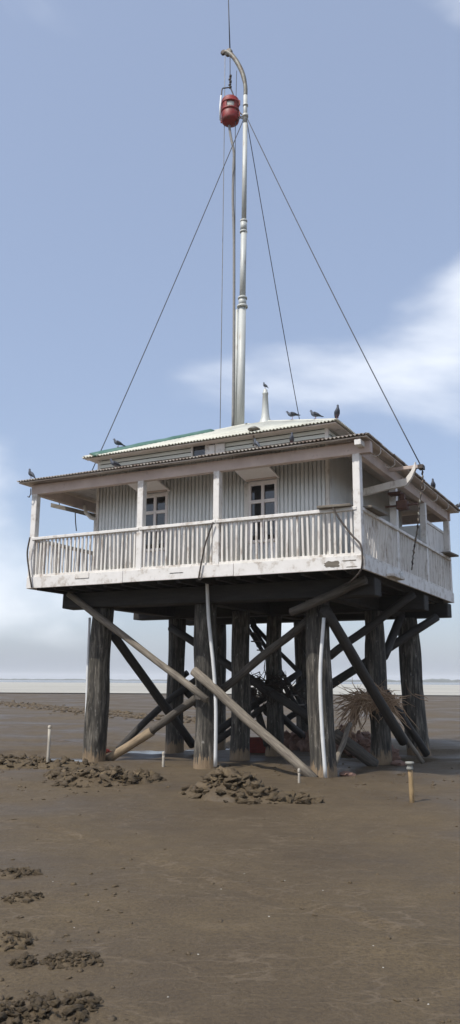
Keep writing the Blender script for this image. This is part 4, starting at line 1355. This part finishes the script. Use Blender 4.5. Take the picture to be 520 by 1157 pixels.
# ------------------------------------------------------------------ dug and trodden mud
def chunk(seed):
    rg_ = random.Random(seed)
    bm = bmesh.new()
    for _ in range(15):
        v_ = Vector([rg_.gauss(0, 1) for _ in range(3)]).normalized() * rg_.uniform(0.7, 1.12)
        bm.verts.new((v_.x, v_.y * 0.85, v_.z * 0.72))
    r_ = bmesh.ops.convex_hull(bm, input=bm.verts[:])
    bmesh.ops.delete(bm, geom=[g for g in r_['geom_interior'] if isinstance(g, bmesh.types.BMVert)], context='VERTS')
    me_ = bpy.data.meshes.new('clod')
    bm.to_mesh(me_); bm.free()
    return me_
CL_, CLD = [], []
for k in range(7):
    for lst, mname in ((CL_, 'clod'), (CLD, 'clod_dry')):
        me_ = chunk(k + 11) if k < 3 else lump(k + 11, 2, 0.85, 0.66, 1.5); me_.materials.append(MAT[mname]); lst.append(me_)
def heap(name, blobs, res, hmax, label, n_clods, csize, dry=0.3, seed=1, lumps=90, lumpsz=0.07):
    """blobs: ellipses (x, y, half-x, half-y, height) in world; a lumpy height field with loose clods on it"""
    rg = random.Random(seed); g = np.random.default_rng(seed)
    x0 = min(b[0] - b[2] * 1.35 for b in blobs); x1 = max(b[0] + b[2] * 1.35 for b in blobs)
    y0 = min(b[1] - b[3] * 1.35 for b in blobs); y1 = max(b[1] + b[3] * 1.35 for b in blobs)
    X, Y = np.meshgrid(np.arange(x0, x1, res), np.arange(y0, y1, res))
    env = np.zeros_like(X)
    for bx, by, rx, ry, hh in blobs:
        e = ((X - bx) / rx) ** 2 + ((Y - by) / ry) ** 2
        env = np.maximum(env, hh * np.clip(1 - e * (1.05 + 0.35 * fbm(X * 3.1 + seed, Y * 3.1, 3)), 0, 1) ** 0.8)
    top = np.full_like(X, -1.0)
    def env_at(px, py):
        best = 0
        for bx, by, rx, ry, hh in blobs:
            e = ((px - bx) / rx) ** 2 + ((py - by) / ry) ** 2
            best = max(best, hh * max(0, 1 - e))
        return best
    for _ in range(lumps):
        bx, by, rx, ry, hh = rg.choices(blobs, [b[2] * b[3] + 0.25 * blobs[0][2] * blobs[0][3] * (b is not blobs[0]) for b in blobs])[0]
        a, r_ = rg.uniform(0, 2 * PI), math.sqrt(rg.random())
        cx, cy = bx + rx * r_ * math.cos(a), by + ry * r_ * math.sin(a)
        s = lumpsz * rg.uniform(0.5, 1.3)
        an = rg.uniform(0, PI); el = rg.uniform(0.5, 1.0)
        dx, dy = X - cx, Y - cy
        u = dx * math.cos(an) + dy * math.sin(an); v_ = (-dx * math.sin(an) + dy * math.cos(an)) / el
        d2 = (u / s) ** 2 + (v_ / s) ** 2 + 0.5 * vnoise(X / s * 1.5, Y / s * 1.5)
        bump_ = np.where(d2 < 1, s * 0.75 * np.sqrt(np.clip(1 - d2, 0, 1)), -1)
        top = np.maximum(top, np.where(bump_ > 0, bump_ + 0.4 * env_at(cx, cy) * rg.uniform(.4, 1.2), -1))
    base = relief(X, Y)
    lum = np.where(top > 0, np.minimum(top * 0.6, env * 0.9), 0)
    fine = 0.012 * fbm(X * 30, Y * 30, 3)
    Z = base + np.maximum(env * 0.62, lum) + fine * np.clip(env / 0.03, 0, 1.5) - 0.012 * (env <= 0.001)
    org = Vector((blobs[0][0], blobs[0][1], gz(blobs[0][0], blobs[0][1])))
    root = empty(name, org, 0, label, 'mud heap')
    ny_, nx_ = X.shape
    idx = np.arange(ny_ * nx_).reshape(ny_, nx_)
    keep = (env[:-1, :-1] > 0) | (env[1:, 1:] > 0) | (env[:-1, 1:] > 0) | (env[1:, :-1] > 0)
    Fq = np.stack([idx[:-1, :-1], idx[:-1, 1:], idx[1:, 1:], idx[1:, :-1]], -1)[keep]
    used = np.unique(Fq); remap = -np.ones(ny_ * nx_, int); remap[used] = np.arange(len(used))
    Vv = np.stack([X.ravel() - org.x, Y.ravel() - org.y, Z.ravel() - org.z], -1)[used]
    me_ = data('loose_mud', Vv.tolist(), remap[Fq].tolist(), True)
    link('loose_mud', me_, 'clod', root)
    for k in range(n_clods):
        bx, by, rx, ry, hh = rg.choices(blobs, [b[2] * b[3] + 0.25 * blobs[0][2] * blobs[0][3] * (b is not blobs[0]) for b in blobs])[0]
        a, r_ = rg.uniform(0, 2 * PI), math.sqrt(rg.random()) * (1.08 if rg.random() < .88 else 1.4)
        cx, cy = bx + rx * r_ * math.cos(a), by + ry * r_ * math.sin(a)
        s = csize * (0.35 + 0.95 * rg.random() ** 1.7)
        ee = env_at(cx, cy)
        lst = CLD if (rg.random() < dry and ee > 0.3 * hmax) else CL_
        ix = min(max(int((cx - x0) / res), 0), X.shape[1] - 1); iy = min(max(int((cy - y0) / res), 0), X.shape[0] - 1)
        z = (Z[iy, ix] if env[iy, ix] > 0 else gz(cx, cy)) + s * 0.12 + rg.random() * 0.22 * ee
        link('clod', lst[rg.randrange(7)], None, root, Vector((cx, cy, z)) - org, (rg.uniform(-.6, .6), rg.uniform(-.6, .6), rg.uniform(0, 6)), (s * rg.uniform(.8, 1.5), s * rg.uniform(.7, 1.1), s * rg.uniform(.5, .95)))
    return root
def G(px, py): 
    p = pix_ground(px, py); return p.x, p.y
def blob(px, py, wpx, ry, h):
    p = pix_ground(px, py); d = (p - E0).length
    return (p.x, p.y, wpx * d / FPX, ry, h)
heap('mud_heap', [blob(262, 901, 38, 0.58, 0.42), blob(298, 905, 40, 0.34, 0.15), blob(335, 906, 24, 0.22, 0.07), blob(232, 898, 24, 0.35, 0.12)], 0.022, 0.40,
     'dug mud heap in front of the middle and near corner piles', 285, 0.085, 0.5, 3, 170, 0.085)
heap('mud_heap', [blob(112, 885, 44, 0.7, 0.22), blob(150, 884, 26, 0.45, 0.10), blob(75, 880, 22, 0.5, 0.10)], 0.024, 0.22,
     'low spread of dug mud in front of the left front pile', 260, 0.080, 0.45, 4, 150, 0.085)
heap('mud_heap', [blob(20, 864, 34, 0.9, 0.13), blob(70, 866, 34, 0.7, 0.10), blob(-20, 862, 30, 0.9, 0.13)], 0.030, 0.13,
     'rough churned mud around the thin pale stake at far left', 200, 0.070, 0.1, 5, 120, 0.09)
heap('mud_heap', [blob(8, 988, 18, 0.12, 0.045), blob(30, 986, 12, 0.08, 0.03)], 0.012, 0.045, 'trodden mud patch at left edge, farthest of the foreground prints', 90, 0.026, 0.1, 6, 40, 0.036)
heap('mud_heap', [blob(26, 1014, 20, 0.11, 0.04)], 0.012, 0.04, 'small oval footprint of churned mud near the left edge', 80, 0.024, 0.1, 7, 40, 0.036)
heap('mud_heap', [blob(10, 1062, 24, 0.17, 0.05), blob(28, 1084, 10, 0.06, 0.03)], 0.010, 0.05, 'broken mud print at the left edge above the biggest one', 120, 0.024, 0.1, 8, 60, 0.034)
heap('mud_heap', [blob(80, 1082, 27, 0.11, 0.04)], 0.009, 0.04, 'oval churned mud footprint with crumbs, set apart to the right', 150, 0.019, 0.15, 9, 60, 0.028)
heap('mud_heap', [blob(40, 1142, 50, 0.22, 0.07), blob(85, 1130, 24, 0.12, 0.045), blob(0, 1150, 40, 0.22, 0.07)], 0.008, 0.07, 'big churned mud patch in the bottom left corner', 280, 0.023, 0.1, 10, 170, 0.036)

# loose crumbs, far track and shells
def scatter(name, pts, meshes, label, cat):
    parts = []
    rg = random.Random(len(pts))
    bases = [([v_.co.copy() for v_ in me_.vertices], [tuple(p.vertices) for p in me_.polygons]) for me_ in meshes]
    for (x, y, s) in pts:
        v_, f_ = bases[rg.randrange(len(bases))]
        Rm = Matrix.Rotation(rg.uniform(0, 6.28), 3, 'Z') @ Matrix.Rotation(rg.uniform(-.5, .5), 3, 'X')
        S = Vector((s * rg.uniform(.8, 1.4), s * rg.uniform(.7, 1.1), s * rg.uniform(.5, .9)))
        z = gz(x, y) + s * 0.12
        parts.append(([Rm @ Vector((c_.x * S.x, c_.y * S.y, c_.z * S.z)) + Vector((x, y, z)) for c_ in v_], f_))
    V_, F_ = join_vf(parts)
    return V_, F_
low = [lump(k + 51, 1, 0.6, 0.6, 1.5) for k in range(4)]
rg = random.Random(21)
pts = []
for k in range(420):
    px, py = rg.uniform(-20, 540), rg.choice([rg.uniform(862, 905), rg.uniform(880, 1157), rg.uniform(970, 1157)])
    if py > 950 and px > 150 and rg.random() < 0.86: continue
    p = pix_ground(px, py)
    pts.append((p.x, p.y, rg.uniform(0.008, 0.026) * (1 + 0.6 * (py < 900))))
V_, F_ = scatter('mud_crumbs', pts, low, '', '')
o = link('mud_crumbs', data('mud_crumbs', V_, F_, True), 'clod'); tag(o, 'small mud crumbs scattered over the flat', 'mud', kind='stuff')
pts = []
trk = [pix_ground(*c_) for c_ in ((-40, 791), (0, 795), (40, 798), (75, 802), (130, 808), (190, 812), (260, 815))]
for i in range(len(trk) - 1):
    for k in range(int((trk[i + 1] - trk[i]).length * 34)):
        p = trk[i].lerp(trk[i + 1], rg.random())
        pts.append((p.x + rg.gauss(0, 0.5), p.y + rg.gauss(0, 1.1), rg.uniform(0.05, 0.17)))
V_, F_ = scatter('mud_track', pts, low, '', '')
o = link('mud_track', data('mud_track', V_, F_, True), 'clod'); tag(o, 'distant trail of churned mud crossing the flat', 'mud', kind='stuff')
pts = []
for px, py in ((250, 1004), (282, 962), (304, 1038), (322, 998), (224, 1078), (422, 1072), (433, 1092), (84, 1045), (60, 997), (145, 973), (111, 1018), (365, 1010), (276, 988), (190, 1120), (484, 1130)):
    p = pix_ground(px, py); pts.append((p.x, p.y, rg.uniform(0.0035, 0.006)))
V_, F_ = scatter('shell_bits', pts, low, '', '')
o = link('shell_bits', data('shell_bits', V_, F_, True), 'shell'); tag(o, 'tiny white shell bits dotted over the mud', 'shells', kind='stuff')

# ------------------------------------------------------------------ haze
if True:
    V, F = box_vf(-3600, 3600, -3600, 3600, -1.4, 23.5)
    o = link('haze', data('haze', V, F), None)
    mt = bpy.data.materials.new('pale_haze'); mt.use_nodes = True
    nt = mt.node_tree; nt.nodes.clear()
    pv = nt.nodes.new('ShaderNodeVolumePrincipled')
    pv.inputs['Color'].default_value = (0.96, 0.98, 1.0, 1)
    pv.inputs['Density'].default_value = 0.00035
    pv.inputs['Anisotropy'].default_value = 0.0
    ou = nt.nodes.new('ShaderNodeOutputMaterial')
    nt.links.new(pv.outputs[0], ou.inputs['Volume'])
    o.data.materials.append(mt)
    tag(o, 'thin pale haze over the tidal flat', 'haze', kind='stuff')
